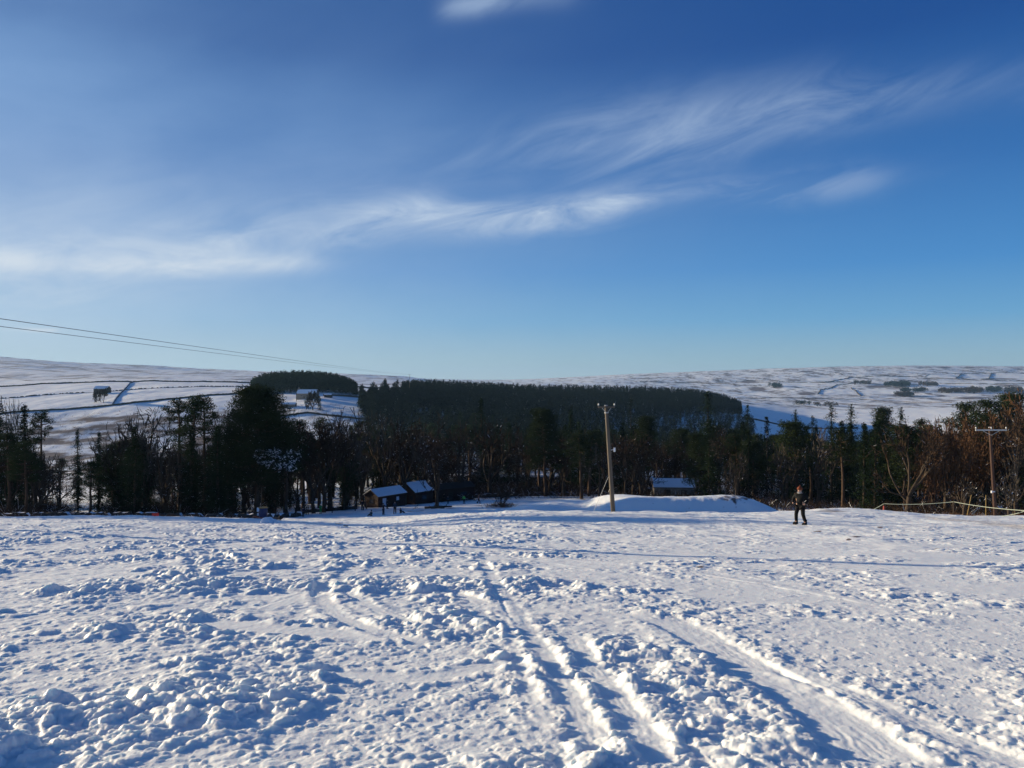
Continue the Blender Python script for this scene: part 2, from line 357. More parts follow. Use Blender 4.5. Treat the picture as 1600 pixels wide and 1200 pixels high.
class MB:
    """collects small shapes into one mesh"""
    def __init__(s): s.v = []; s.f = []; s.m = []
    def add(s, vs, fs, mi=0):
        b = len(s.v); s.v += [tuple(v) for v in vs]; s.f += [tuple(i+b for i in f) for f in fs]; s.m += [mi]*len(fs)
    def box(s, c, d, rot=None, mi=0, taper=1.0):
        x, y, z = (q/2 for q in d)
        vs = [Vector((sx*x*(taper if sz > 0 else 1), sy*y*(taper if sz > 0 else 1), sz*z)) for sz in (-1, 1) for sx, sy in ((-1, -1), (1, -1), (1, 1), (-1, 1))]
        if rot: vs = [Matrix.Rotation(rot[2], 3, 'Z') @ Matrix.Rotation(rot[1], 3, 'Y') @ Matrix.Rotation(rot[0], 3, 'X') @ v for v in vs]
        c = Vector(c)
        s.add([v+c for v in vs], [(3, 2, 1, 0), (4, 5, 6, 7), (0, 1, 5, 4), (1, 2, 6, 5), (2, 3, 7, 6), (3, 0, 4, 7)], mi)
    def tube(s, pts, rad, n=8, mi=0, cap=True):
        pts = [Vector(p) for p in pts]; rad = rad if isinstance(rad, (list, tuple)) else [rad]*len(pts)
        vs = []
        for i, p in enumerate(pts):
            d = (pts[min(i+1, len(pts)-1)]-pts[max(i-1, 0)]).normalized()
            a = Vector((0, 0, 1)) if abs(d.z) < .9 else Vector((1, 0, 0))
            u = d.cross(a).normalized(); v = d.cross(u)
            vs += [p+(u*math.cos(2*math.pi*k/n)+v*math.sin(2*math.pi*k/n))*rad[i] for k in range(n)]
        fs = [(i*n+k, i*n+(k+1) % n, (i+1)*n+(k+1) % n, (i+1)*n+k) for i in range(len(pts)-1) for k in range(n)]
        if cap: fs += [tuple(range(n))[::-1], tuple((len(pts)-1)*n+k for k in range(n))]
        s.add(vs, fs, mi)
    def ball(s, c, r, n=10, mi=0, sc=(1, 1, 1)):
        vs = []; c = Vector(c); m = n//2
        for i in range(1, m):
            th = math.pi*i/m
            vs += [c+Vector((r*sc[0]*math.sin(th)*math.cos(2*math.pi*k/n), r*sc[1]*math.sin(th)*math.sin(2*math.pi*k/n), r*sc[2]*math.cos(th))) for k in range(n)]
        t = len(vs); vs += [c+Vector((0, 0, r*sc[2])), c-Vector((0, 0, r*sc[2]))]
        fs = [(i*n+k, (i+1)*n+k, (i+1)*n+(k+1) % n, i*n+(k+1) % n) for i in range(m-2) for k in range(n)]
        fs += [(t, k, (k+1) % n) for k in range(n)]+[(t+1, (m-2)*n+(k+1) % n, (m-2)*n+k) for k in range(n)]
        s.add(vs, fs, mi)
    def build(s, name, mats, parent=None, smooth=False, loc=None):
        me = bpy.data.meshes.new(name); me.from_pydata(s.v, [], s.f)
        for m in (mats if isinstance(mats, (list, tuple)) else [mats]): me.materials.append(m)
        me.polygons.foreach_set('material_index', s.m)
        me.polygons.foreach_set('use_smooth', [smooth]*len(s.f)); me.update()
        return link(name, me, parent, loc)

# ------------------------------------------------------------------ the ground
def py2Y(py): return 1.6/((py-600)/F-.131)
def scr(px, py): Y = py2Y(py); return ((px-800)/F*Y, Y)
def catmull(P, n=8):
    P = [np.array(p, float) for p in P]; P = [2*P[0]-P[1]]+P+[2*P[-1]-P[-2]]; out = []
    for i in range(1, len(P)-2):
        for k in range(n):
            t = k/n; a, b, c, d = P[i-1:i+3]
            out.append(.5*((2*b)+(-a+c)*t+(2*a-5*b+4*c-d)*t*t+(-a+3*b-3*c+d)*t**3))
    out.append(P[-2]); return np.array(out)
# ruts and tracks: pixel path, half width (m), depth (m), berm height (m), how smooth the floor is
TRACKS = [
 ([(1400, 1210), (1330, 1150), (1240, 1085), (1150, 1035), (1080, 990), (1025, 965)], .24, .085, .07, .9),
 ([(1620, 1210), (1500, 1165), (1380, 1115), (1280, 1070), (1210, 1045)], .10, .05, .06, .8),
 ([(950, 1215), (915, 1140), (880, 1075), (850, 1025), (815, 975), (790, 935), (768, 900), (752, 872)], .10, .045, .03, .9),
 ([(885, 1215), (850, 1140), (820, 1070), (800, 1000), (778, 940), (760, 905)], .05, .03, .04, .8),
 ([(1040, 1215), (1000, 1150), (960, 1095), (915, 1035), (890, 990)], .12, .04, .03, .9),
  ([(505, 905), (503, 935), (525, 962), (570, 985), (640, 1003), (720, 1010)], .12, .05, .06, 1),
 ([(545, 930), (580, 950), (640, 975), (700, 985)], .08, .04, .05, 1),
 ([(820, 1035), (740, 1050), (660, 1065), (560, 1060), (450, 1055)], .13, .05, .09, 1),
 ([(300, 975), (400, 985), (520, 995), (640, 1004)], .22, .02, .02, 1),
 ([(150, 900), (300, 915), (420, 905), (560, 890)], .15, .04, .05, .8),
 ([(620, 935), (700, 930), (760, 945)], .1, .04, .04, 1),
 ([(1330, 888), (1345, 895), (1352, 900)], .10, .05, .02, 1),
 ([(700, 880), (820, 870), (980, 880), (1150, 905), (1400, 950)], .10, .02, .02, 1),
 ([(560, 880), (540, 900), (500, 925), (400, 960)], .14, .03, .04, 1),
]
rs = np.random.RandomState(4)
for k in range(46):      # many faint ski lines on the packed middle of the slope
    x0 = rs.uniform(300, 1650); y0 = rs.uniform(826, 905); a = rs.uniform(-1, 1)
    L = rs.uniform(40, 190); x1 = x0+L; y1 = y0+a*L*.14; xm = (x0+x1)/2; ym = (y0+y1)/2+rs.uniform(-5, 5)
    TRACKS.append(([(x0, max(y0, 822)), (xm, max(ym, 822)), (x1, max(y1, 822))], rs.uniform(.04, .09), rs.uniform(.015, .04), .02, 1))

def near_detail(X, Y):
    X = X.astype(np.float32); Y = Y.astype(np.float32)
    d = np.maximum(Y, 1.0)
    far = 1-sstep(18, 40, Y)*.72
    leftness = 1-sstep(-1.0, 3.5, X-Y*.02)
    patch = sstep(-.25, .35, fbm(X/2.2, Y/2.2, 31, 3))
    rough = (.12+.12*leftness+.8*patch)*(.55+.55*leftness)
    # warp so lumps are not round
    wx = X+.05*vnoise(X/.12, Y/.12, 41)+.012*vnoise(X/.03, Y/.03, 45); wy = Y+.05*vnoise(X/.12+7, Y/.12+3, 42)+.012*vnoise(X/.03+5, Y/.03, 46)
    h = fbm(X/1.5, Y/1.5, 50, 3)*.08*rough
    rid = 1-np.abs(fbm(X/.75, Y/1.0, 53, 3)*2.4); h = h+np.clip(rid, 0, 1)**3*.035*rough
    h = h+fbm(X/.16, Y/.16, 56, 3)*.012*rough
    h = h+clods(wx, wy, .42, 58, .18+.34*rough)*.42*.22*rough*far+clods(wx, wy, .27, 60, .26+.40*rough)*.27*.30*rough*far
    h = h+clods(wx+3, wy, .17, 64, .25+.6*rough)*.17*.42*rough*(far*.6+.4)
    h = h+clods(wx, wy+5, .085, 68, .2+.65*rough)*.085*.5*(.25+.75*rough)*(1-sstep(8, 22, Y))
    h = h+clods(wx+1, wy+5, .042, 72, .15+.6*rough)*.042*.6*(1-sstep(4, 11, Y))
    h = h+fbm(X/.035, Y/.035, 76, 2)*.004*(1-sstep(4, 10, Y))
    mid = sstep(14, 30, Y)
    h = h+mid*(fbm(X/.9, Y/1.4, 80, 5)*.07+clods(X+.3*vnoise(X/.6, Y/.6, 83), Y, .9, 84, .14+0*X)*.9*.07+np.clip(vnoise(X/3.1, Y/2.3, 88)-.25, 0, 1)*.25)
    wgt = np.ones_like(h); add = np.zeros_like(h)
    for path, hw, dep, berm, sm in TRACKS:
        P = catmull([scr(*p) for p in path])
        lo = P.min(0)-1.0; hi = P.max(0)+1.0
        idx = np.where((X > lo[0]) & (X < hi[0]) & (Y > lo[1]) & (Y < hi[1]))
        if len(idx[0]) == 0: continue
        x = X[idx]; y = Y[idx]; best = np.full(x.shape, 1e9); tt = np.zeros(x.shape); acc = 0
        tot = np.sum(np.hypot(*(P[1:]-P[:-1]).T))
        for a, b in zip(P[:-1], P[1:]):
            e = b-a; L2 = e@e; L = math.sqrt(L2)
            t = np.clip(((x-a[0])*e[0]+(y-a[1])*e[1])/max(L2, 1e-9), 0, 1)
            dd = np.hypot(x-a[0]-t*e[0], y-a[1]-t*e[1]); m = dd < best
            best = np.where(m, dd, best); tt = np.where(m, (acc+t*L)/tot, tt); acc += L
        ends = sstep(0, .06, tt)*(1-sstep(.92, 1, tt))
        dist = best+.035*vnoise(x/.2, y/.2, 90)
        ins = (1-sstep(max(.02, hw-.035), hw+.04, dist))*ends
        bw = max(.07, hw*.5)
        bm = np.exp(-((dist-hw-bw)/bw)**2)*ends*(.45+.9*np.clip(fbm(x/.15, y/.15, 95, 3)+.5, 0, 1.3))
        groove = .0035*vnoise(dist/.03, tt*9, 97)*np.clip(.6+vnoise(x/.5, y/.5, 98), 0, 1)+.004*fbm(x/.07, y/.12, 99, 3)
        add[idx] += -dep*.45*ins+berm*.2*bm+groove*ins
        wgt[idx] = np.minimum(wgt[idx], 1-ins*sm*.93)
    return (h*.78*wgt+(1-wgt)*.030*(1-sstep(12, 30, Y))+add)

def dark_patches(X, Y):
    """r = bare heather / grass, plus painted shade on moor and bank, g = mud"""
    px = 800+F*X/np.maximum(Y, .5)
    z = base_z(X, Y); py = 600-F*(z-EYE)/np.maximum(Y, .5)
    r = np.zeros_like(X); g = np.zeros_like(X)
    # moor and hills far off
    n = fbm(X/55, Y/210, 101, 5); n2_ = fbm(X/13, Y/50, 107, 4)
    moorL = sstep(850, 1100, Y)*(1-sstep(1050, 1150, px))
    r = np.maximum(r, moorL*np.clip(.30+n*.8+n2_*.4, 0, .55))  # moor heather, its even base standing in for shade on the slope
    r = np.maximum(r, sstep(1400, 1700, Y)*sstep(840, 1000, px)*np.clip(.37+n*.75+n2_*.6, 0, .8))
    # dark streaks over the left moor
    for a in ([(0, 567), (45, 571)], [(60, 568), (110, 575), (165, 583)], [(10, 575), (100, 581)], [(165, 575), (250, 585)], [(0, 590), (60, 596)]):
        for (x0, y0), (x1, y1) in zip(a[:-1], a[1:]):
            t = np.clip((px-x0)/(x1-x0), 0, 1); d = np.abs(py-(y0+(y1-y0)*t))+np.maximum(0, np.maximum(x0-px, px-x1))*.1
            r = np.maximum(r, (Y > 1000)*np.exp(-(d/1.3)**2)*(.55+.4*n2_))
    # scrubby steep bank below the fields, cover thickened to paint in its shade
    bank = sstep(290, 360, Y)*(1-sstep(560, 595, Y))*(1-sstep(430, 520, px))
    r = np.maximum(r, bank*np.clip(.46+fbm(X/30, Y/14, 111, 5)*1.3, 0, .85))
    bank2 = sstep(240, 330, Y)*(1-sstep(540, 580, Y))*sstep(430, 520, px)
    r = np.maximum(r, bank2*np.clip(.10+fbm(X/26, Y/20, 113, 5)*1.2, 0, .7))
    fields = sstep(590, 620, Y)*(1-sstep(860, 900, Y))
    r = np.maximum(r, fields*np.clip(-.18+fbm(X/20, Y/9, 115, 4)*1.0, 0, .3))
    # far right hill: rough pasture, heather
    for cx, cy, rx, ry in ((1184, 608, 17, 4), (1215, 603, 11, 5), (1260, 615, 18, 3), (1228, 578, 8, 1.2), (1260, 580.5, 14, 1.4), (1476, 574, 12, 1.4), (1515, 574, 11, 1.2), (1300, 573, 14, 1), (1372, 604, 25, 2.5), (1560, 592, 35, 1.2), (1515, 622, 30, 2), (1170, 597, 18, 2), (1240, 594, 14, 1.5), (1345, 597, 14, 2)):
        d = ((px-cx)/rx)**2+((py-cy)/ry)**2
        r = np.maximum(r, (Y > 1300)*np.exp(-d**1.5)*(.85+.5*n2_))
    # clean enclosed pastures on that hill
    for cx, cy, rx, ry in ((1470, 587, 22, 3), (1525, 588, 20, 3), (1580, 588, 28, 3), (1250, 600, 28, 3.4), (1310, 612, 25, 4), (1390, 612, 38, 3.5), (1290, 592, 30, 3), (1520, 598, 80, 2), (1500, 604, 60, 2.5), (1180, 615, 20, 2), (1130, 606, 20, 2.5)):
        d = np.maximum(np.abs(px-cx)/rx, np.abs(py-cy)/ry)
        r = np.where((Y > 1600), r*(1-.85*(1-sstep(.8, 1.05, d))), r)
    # grass showing through on the bank and the edge of the slope
    e1 = fbm(X/.8, Y/.8, 120, 4)
    d = ((px-1150)/34)**2+((py-778)/7)**2
    bank3 = (Y > 80)*(Y < 112)*(px > 1000)*(px < 1200)
    r = np.maximum(r, bank3*np.clip(np.exp(-d)*.75+e1*1.1-.12, 0, 1))
    r = np.maximum(r, (Y > 50)*(Y < 68)*np.exp(-((px-1300)/35)**2-((py-799)/2.5)**2)*.6)
    r = np.maximum(r, (Y > 128)*(Y < 190)*(px > 690)*np.clip(fbm(X/2.5, Y/2.5, 125, 4)*1.5-.05, 0, .9)*sstep(140, 165, Y))
    r = np.maximum(r, (Y > 112)*(Y < 600)*np.clip(fbm(X/4, Y/4, 127, 4)*1.6-.15, 0, .8)*(px > -50))
    for cx, cy, rx, ry in ((1337, 842, 9, 1.3), (1326, 845, 4, 1.0), (1375, 827, 5, 1.6), (1465, 859, 6, 1.6), (1277, 831, 6, .8), (1093, 887, 5, .9), (1147, 878, 3, .8), (553, 887, 3, .6), (530, 819, 6, .9), (540, 823, 4, .7)):
        d = ((px-cx)/rx)**2+((py-cy)/ry)**2
        r = np.maximum(r, (Y < 70)*np.exp(-d*.8)*(1.0+.8*fbm(X/.15, Y/.15, 130, 3)))
    # muddy vehicle track top right of the slope
    t = np.clip((px-1440)/170, 0, 1.4); yc = 808+t*17+1.2*vnoise(X/1.5, Y/1.5, 133)
    g = np.maximum(g, (Y < 70)*(px > 1425)*np.exp(-((py-yc)/(1.6+2.8*t))**2)*.75*sstep(1425, 1470, px)*(.7+.5*fbm(X/.5, Y/.5, 135, 3)))
    return r, g

ZR = []
def terrain(name, Ys, Ts, near, drop=0.0):
    Yg, Tg = np.meshgrid(Ys, Ts, indexing='ij'); Xg = Tg*(np.maximum(Yg, 0)+4)
    Z = base_z(Xg, Yg)-drop
    if near: Z = Z+near_detail(Xg, Yg)*(1-sstep(105, 130, Yg))
    r, g = dark_patches(Xg, Yg)
    V = np.stack([Xg, Yg, Z], -1).reshape(-1, 3)
    ny, nx = Yg.shape; I = np.arange(ny*nx).reshape(ny, nx)
    Q = np.stack([I[:-1, :-1], I[:-1, 1:], I[1:, 1:], I[1:, :-1]], -1).reshape(-1, 4)
    me = mesh_np(name, V, Q, [M['snow_ground']], smooth=True)
    ca = me.color_attributes.new('cover', 'FLOAT_COLOR', 'POINT')
    colr = np.zeros((len(V), 4), np.float32); colr[:, 0] = np.clip(r, 0, 1).ravel(); colr[:, 1] = np.clip(g, 0, 1).ravel(); colr[:, 3] = 1
    ca.data.foreach_set('color', colr.ravel())
    ZR.extend([float(Z.min()), float(Z.max())])
    o = link(name, me); o['kind'] = 'structure'; return o
Yn = np.concatenate([np.linspace(-4, 2.4, 60)[:-1], np.exp(np.arange(math.log(2.4), math.log(140), .0031))])
Tn = np.linspace(-.92, .92, 1900)
terrain('snow_slope', Yn, Tn, True)
terrain('valley_and_hills', np.exp(np.arange(math.log(132), math.log(9000), .0052)), np.linspace(-1.1, 1.1, 1300), False, .02)
# ------------------------------------------------------------------ trees
rng = np.random.RandomState(11)
def tris_at(P, size, k, squash=.6, r=None):
    """k loose triangles round every point: leaf or needle clumps"""
    r = r or rng
    n = len(P); size = np.broadcast_to(np.asarray(size, float), (n,))
    P = np.repeat(P, k, 0); s = np.repeat(size, k)[:, None]
    c = P+r.uniform(-.7, .7, (n*k, 3))*s
    V = c[:, None, :]+r.uniform(-.62, .62, (n*k, 3, 3))*s[:, None, :]*np.array([1, 1, squash])
    return V.reshape(-1, 3), np.arange(n*k*3).reshape(-1, 3)
def join(parts):
    V = []; Fs = []; mi = []; b = 0
    for v, f, m in parts:
        if len(v) == 0: continue
        V.append(v); Fs.append(f+b); mi.append(np.full(len(f), m)); b += len(v)
    return np.concatenate(V), np.concatenate(Fs), np.concatenate(mi)
def tube_np(P, R, n=6):
    """tube along points as triangles"""
    P = np.asarray(P, float); m = len(P); V = []
    for i in range(m):
        d = P[min(i+1, m-1)]-P[max(i-1, 0)]; d = d/(np.linalg.norm(d)+1e-9)
        a = np.array([0, 0, 1.]) if abs(d[2]) < .9 else np.array([1., 0, 0])
        u = np.cross(d, a); u /= np.linalg.norm(u); v = np.cross(d, u)
        for k in range(n):
            an = 2*math.pi*k/n; V.append(P[i]+(u*math.cos(an)+v*math.sin(an))*R[i])
    Fs = []
    for i in range(m-1):
        for k in range(n):
            a = i*n+k; b = i*n+(k+1) % n; Fs += [(a, b, b+n), (a, b+n, a+n)]
    return np.array(V), np.array(Fs)
def snow_caps(P, size, frac, r):
    sel = P[r.rand(len(P)) < frac]
    if not len(sel): return np.zeros((0, 3)), np.zeros((0, 3), int)
    V, F_ = tris_at(sel+np.array([0, 0, .06]), size, 2, .12, r); return V, F_

def spruce_parts(H, R, bare=.08, nb=150, seed=0, clump=.30, snow=.02, droop=.35, power=.85, gap=.0):
    r = np.random.RandomState(seed)
    t = bare+(1-bare)*np.sort(r.rand(nb))**1.0
    az = r.uniform(0, 2*math.pi, nb)
    rel = (t-bare)/(1-bare)
    L = R*((1-rel)**power)*r.uniform(.62, 1.12, nb)+.12
    L *= np.where(r.rand(nb) < gap, .45, 1)
    P = []; S = []; br = []
    for i in range(nb):
        k = max(3, int(L[i]/(clump*.75))); s = np.linspace(.12, 1, k)
        d = np.array([math.cos(az[i]), math.sin(az[i]), 0])
        z = t[i]*H-droop*L[i]*s**1.4+.12*L[i]*s**3
        q = d*(s*L[i])[:, None]; q[:, 2] = z
        q[:, :2] += r.normal(0, .06*L[i], (k, 2)); P.append(q); S.append(clump*(1.1-.45*s))
    P = np.concatenate(P); S = np.concatenate(S)
    P = np.vstack([P, np.stack([np.zeros(8), np.zeros(8), np.linspace(H*.93, H, 8)], 1)]); S = np.append(S, np.full(8, clump*.45))
    v, f = tris_at(P, S, 5, .55, r); sv, sf = snow_caps(P, clump*.8, snow, r)
    V, F_, mi = join([(v, f, 0), (sv, sf, 1)])
    tr = 0.02*H*.55+.03
    tv, tf = tube_np([(0, 0, -1.2), (0, 0, H*.3), (r.normal(0, .1), r.normal(0, .1), H*.7), (0, 0, H*.98)], [tr*1.15, tr, tr*.55, .02])
    return (V, F_, mi), (tv, tf)

def pine_parts(H, R, crown0=.6, pads=16, seed=0, clump=.28, snow=.02, stems=1, flat=.45, dens=1.0):
    """tall bare trunk, crooked limbs and flattened pads of needles"""
    r = np.random.RandomState(seed); crown = []; trunk = []; CP = []
    for sidx in range(stems):
        ox = r.uniform(-.8, .8)*(stems > 1); oy = r.uniform(-.5, .5)*(stems > 1)
        lean = r.normal(0, .35, 2)
        zs = np.linspace(-1.2, H*.93, 7); pts = np.stack([ox+lean[0]*(zs/H)**2*2+r.normal(0, .07, 7), oy+lean[1]*(zs/H)**2*2+r.normal(0, .07, 7), zs], 1)
        r0 = .017*H+.03; trunk.append((*tube_np(pts, [r0*(1.25-.95*i/6) for i in range(7)]), 0))
        for p in range(pads):
            t = crown0+(1-crown0)*((p+.5)/pads)**.8; z = H*t
            base = np.array([np.interp(z*.93, pts[:, 2], pts[:, 0]), np.interp(z*.93, pts[:, 2], pts[:, 1]), z*.93])
            a = p*2.4+r.uniform(-.5, .5); rel = (t-crown0)/(1-crown0)
            Lb = R*(1-rel**2.2*.75)*r.uniform(.45, 1.0)*(.75+.25*min(1, rel*4))
            tip = base+np.array([math.cos(a)*Lb, math.sin(a)*Lb, Lb*r.uniform(.05, .35)])
            mid = (base+tip)/2+np.array([0, 0, -.12*Lb])
            trunk.append((*tube_np([base, mid, tip], [r0*.33, r0*.22, .03], 5), 0))
            pr = R*r.uniform(.28, .5); n = int(70*dens*(pr/1.2)**1.6)+14
            q = r.normal(0, 1, (n, 3)); q /= np.linalg.norm(q, axis=1)[:, None]+1e-6
            q *= (r.rand(n)**.45)[:, None]*np.array([pr, pr, pr*flat]); CP.append(q+tip-np.array([math.cos(a), math.sin(a), 0])*pr*.2)
        for p in range(5):       # dead stubs on the bare stem
            z = H*r.uniform(.2, crown0); a = r.uniform(0, 6.28); L = r.uniform(.5, 1.6)
            b = np.array([np.interp(z, pts[:, 2], pts[:, 0]), np.interp(z, pts[:, 2], pts[:, 1]), z])
            trunk.append((*tube_np([b, b+np.array([math.cos(a)*L, math.sin(a)*L, -.1*L])], [.05, .015], 4), 0))
    CP = np.concatenate(CP); v, f = tris_at(CP, clump, 4, .7, r); sv, sf = snow_caps(CP, clump*1.1, snow, r)
    V, F_, mi = join([(v, f, 0), (sv, sf, 1)]); tv, tf, _ = join(trunk)
    return (V, F_, mi), (tv, tf)

def bare_parts(H, R, seed=0, depth=5, snow=.05, up=.55, trunk_h=.22, twig=.035, fork=3, droop=0.0, ivy=0, start=1.0):
    """leafless broadleaf: limbs down to twigs, snow lying along some of them"""
    r = np.random.RandomState(seed); segs = []
    def grow(p, d, L, rad, lev):
        n = 3; q = p.copy(); pts = [q.copy()]; dd = d.copy()
        for i in range(n):
            dd = dd+r.normal(0, .13+.03*lev, 3)+np.array([0, 0, .05*up-.02*droop*lev]); dd /= np.linalg.norm(dd); q = q+dd*L/n; pts.append(q.copy())
        segs.append((pts, rad, lev))
        if lev >= depth: return
        k = fork+(r.rand() < .5)+(1 if lev >= 2 else 0)
        for j in range(k):
            s = r.uniform(.35, 1.0) if j else 1.0
            i = min(n, int(s*n+.5)); b = pts[i]
            ang = r.uniform(.35, .95)*(1 if j else .5); ax = r.normal(0, 1, 3); ax -= ax@dd*dd; ax /= np.linalg.norm(ax)+1e-9
            nd = dd*math.cos(ang)+ax*math.sin(ang); nd[2] += up*.22-.10*droop; nd /= np.linalg.norm(nd)
            grow(b, nd, L*r.uniform(.62, .86), rad*(.62 if j else .75), lev+1)
    r0 = .018*H+.05
    base = np.array([0, 0, -.8]); d0 = np.array([r.normal(0, .06), r.normal(0, .06), 1.0]); d0 /= np.linalg.norm(d0)
    th = H*trunk_h+.8; top = base+d0*th
    tubes = [(*tube_np([base, base*.5+top*.5, top], [r0*1.4, r0*1.1, r0], 8), 0)]
    for j in range(4):
        ang = (0.15 if j == 0 else r.uniform(.45, .95)*start); a = j*2.1+r.uniform(-.4, .4)
        nd = np.array([math.sin(ang)*math.cos(a), math.sin(ang)*math.sin(a), math.cos(ang)])
        grow(top-d0*th*.12*j*.8, nd, H*.27, r0*.62, 1)
    V = np.concatenate([np.array(s[0]) for s in segs])
    zs = V[:, 2].max(); rr = np.percentile(np.hypot(V[:, 0], V[:, 1]), 96)
    sz = H/zs; sx = min(R/rr, 2.0)
    tw = []; sn = []; SC = np.array([sx, sx, sz])
    for pts, rad, lev in segs:
        pts = [p*SC if p[2] > 0 else p for p in pts]
        if lev <= 2: tubes.append((*tube_np(pts, list(np.linspace(rad, rad*.6, len(pts))), 5 if lev < 2 else 4), 0))
        wd = max(rad, twig*.5)
        for a, b in zip(pts[:-1], pts[1:]):
            d = b-a; n_ = r.normal(0, 1, 3); n_ -= n_@d*d/(d@d+1e-9); n_ /= np.linalg.norm(n_)+1e-9
            if lev > 2: tw.append((a-n_*wd, a+n_*wd, b+n_*wd*.7, b-n_*wd*.7))
            if r.rand() < snow and abs(d[2]) < 1.1*math.hypot(d[0], d[1]):
                s_ = np.cross(d, [0, 0, 1.]); s_ /= np.linalg.norm(s_)+1e-9; u = np.array([0, 0, wd+.012]); ww = max(wd*1.0, .028)
                sn.append((a-s_*ww+u, a+s_*ww+u, b+s_*ww*.8+u, b-s_*ww*.8+u))
    def quads(Q):
        if not Q: return np.zeros((0, 3)), np.zeros((0, 3), int)
        Q = np.array(Q).reshape(-1, 3); i = np.arange(len(Q)).reshape(-1, 4)
        return Q, np.concatenate([i[:, [0, 1, 2]], i[:, [0, 2, 3]]])
    parts = [(*quads(tw), 0), (*quads(sn), 1)]
    if ivy:
        tv = np.concatenate([np.array(s[0])*SC for s in segs if s[2] <= 2]); tv = np.vstack([tv, np.stack([np.zeros(20), np.zeros(20), np.linspace(0, H*.5, 20)], 1)])
        iv = tv[r.randint(0, len(tv), ivy)]+r.normal(0, .35, (ivy, 3)); v, f = tris_at(iv, .26, 3, .8, r); parts.append((v, f, 2))
    V, F_, mi = join(parts); tv, tf, _ = join(tubes)
    return (V, F_, mi), (tv, tf)

PROTO = {}
def proto(key, kind, **kw):
    mat = {'spruce': 'spruce', 'pine': 'pine', 'bare': 'twig', 'greybare': 'twig_grey', 'larch': 'larch', 'ivy': 'twig_grey', 'dim': 'blue_spruce', 'browntop': 'larch'}[kind]
    fn = {'spruce': spruce_parts, 'dim': spruce_parts, 'pine': pine_parts, 'larch': bare_parts}.get(kind, bare_parts)
    (V, F_, mi), (tv, tf) = fn(**kw)
    cm = mesh_np('crown', V, F_, [M[mat], M['snow'], M['ivy']], mi)
    tm = mesh_np('trunk', tv, tf, [M['pinebark'] if kind == 'pine' else M['bark']], None, True)
    PROTO[key] = (cm, tm, kw['H'])
for i in range(4): proto('spruce%d' % i, 'spruce', H=16, R=[3.4, 4.0, 3.0, 3.7][i], seed=20+i, nb=[230, 250, 210, 240][i], power=[.62, .55, .6, .7][i], clump=.40, snow=[.01, .03, .008, .02][i], gap=.15)
for i in range(2): proto('snowspruce%d' % i, 'dim', H=14, R=3.4, seed=30+i, clump=.36, nb=170, snow=.10, gap=.2)
for i in range(3): proto('pine%d' % i, 'pine', H=17, R=[3.4, 2.9, 3.8][i], crown0=[.55, .68, .45][i], pads=[17, 13, 22][i], seed=40+i, snow=.015)
proto('widepine', 'pine', H=18, R=4.6, crown0=.28, pads=42, seed=47, snow=.02, dens=1.1)
proto('snowfir', 'pine', H=21, R=6.6, crown0=.24, pads=84, seed=52, snow=.012, dens=1.15, flat=.42)
proto('column', 'spruce', H=19, R=3.6, seed=58, nb=260, bare=.03, power=.45, snow=.006, clump=.36, droop=.2)
for i in range(5): proto('bare%d' % i, 'bare', H=14, R=[5, 5.6, 4.6, 5.2, 4.2][i], seed=60+i, snow=[.05, .03, .08, .03, .05][i], depth=5, fork=[2, 3, 2, 2, 3][i], up=[.5, .6, .4, .7, .8][i])
for i in range(3): proto('grey%d' % i, 'greybare', H=13, R=[3.8, 4.4, 3.4][i], seed=70+i, snow=[.10, .06, .14][i], depth=5, fork=2, up=[.8, .5, .9][i])
for i in range(2): proto('ivy%d' % i, 'ivy', H=16, R=3.9, seed=76+i, snow=.04, depth=5, fork=2, ivy=[2600, 1800][i], up=.8, start=.6)
for i in range(2): proto('larch%d' % i, 'larch', H=17, R=[4.2, 4.8][i], seed=80+i, snow=.01, depth=5, fork=3, up=.35, droop=.6, trunk_h=.2, twig=.05)
for i in range(2): proto('far%d' % i, 'bare', H=15, R=6, seed=94+i, snow=.0, depth=5, fork=3, up=.6, twig=.30, trunk_h=.12)
proto('bush', 'greybare', H=4.2, R=3.0, seed=90, snow=.03, depth=4, fork=3, up=.5, trunk_h=.05)
proto('sapling', 'greybare', H=5, R=2.2, seed=92, snow=.12, depth=4, fork=2, up=.5, trunk_h=.25, twig=.03)

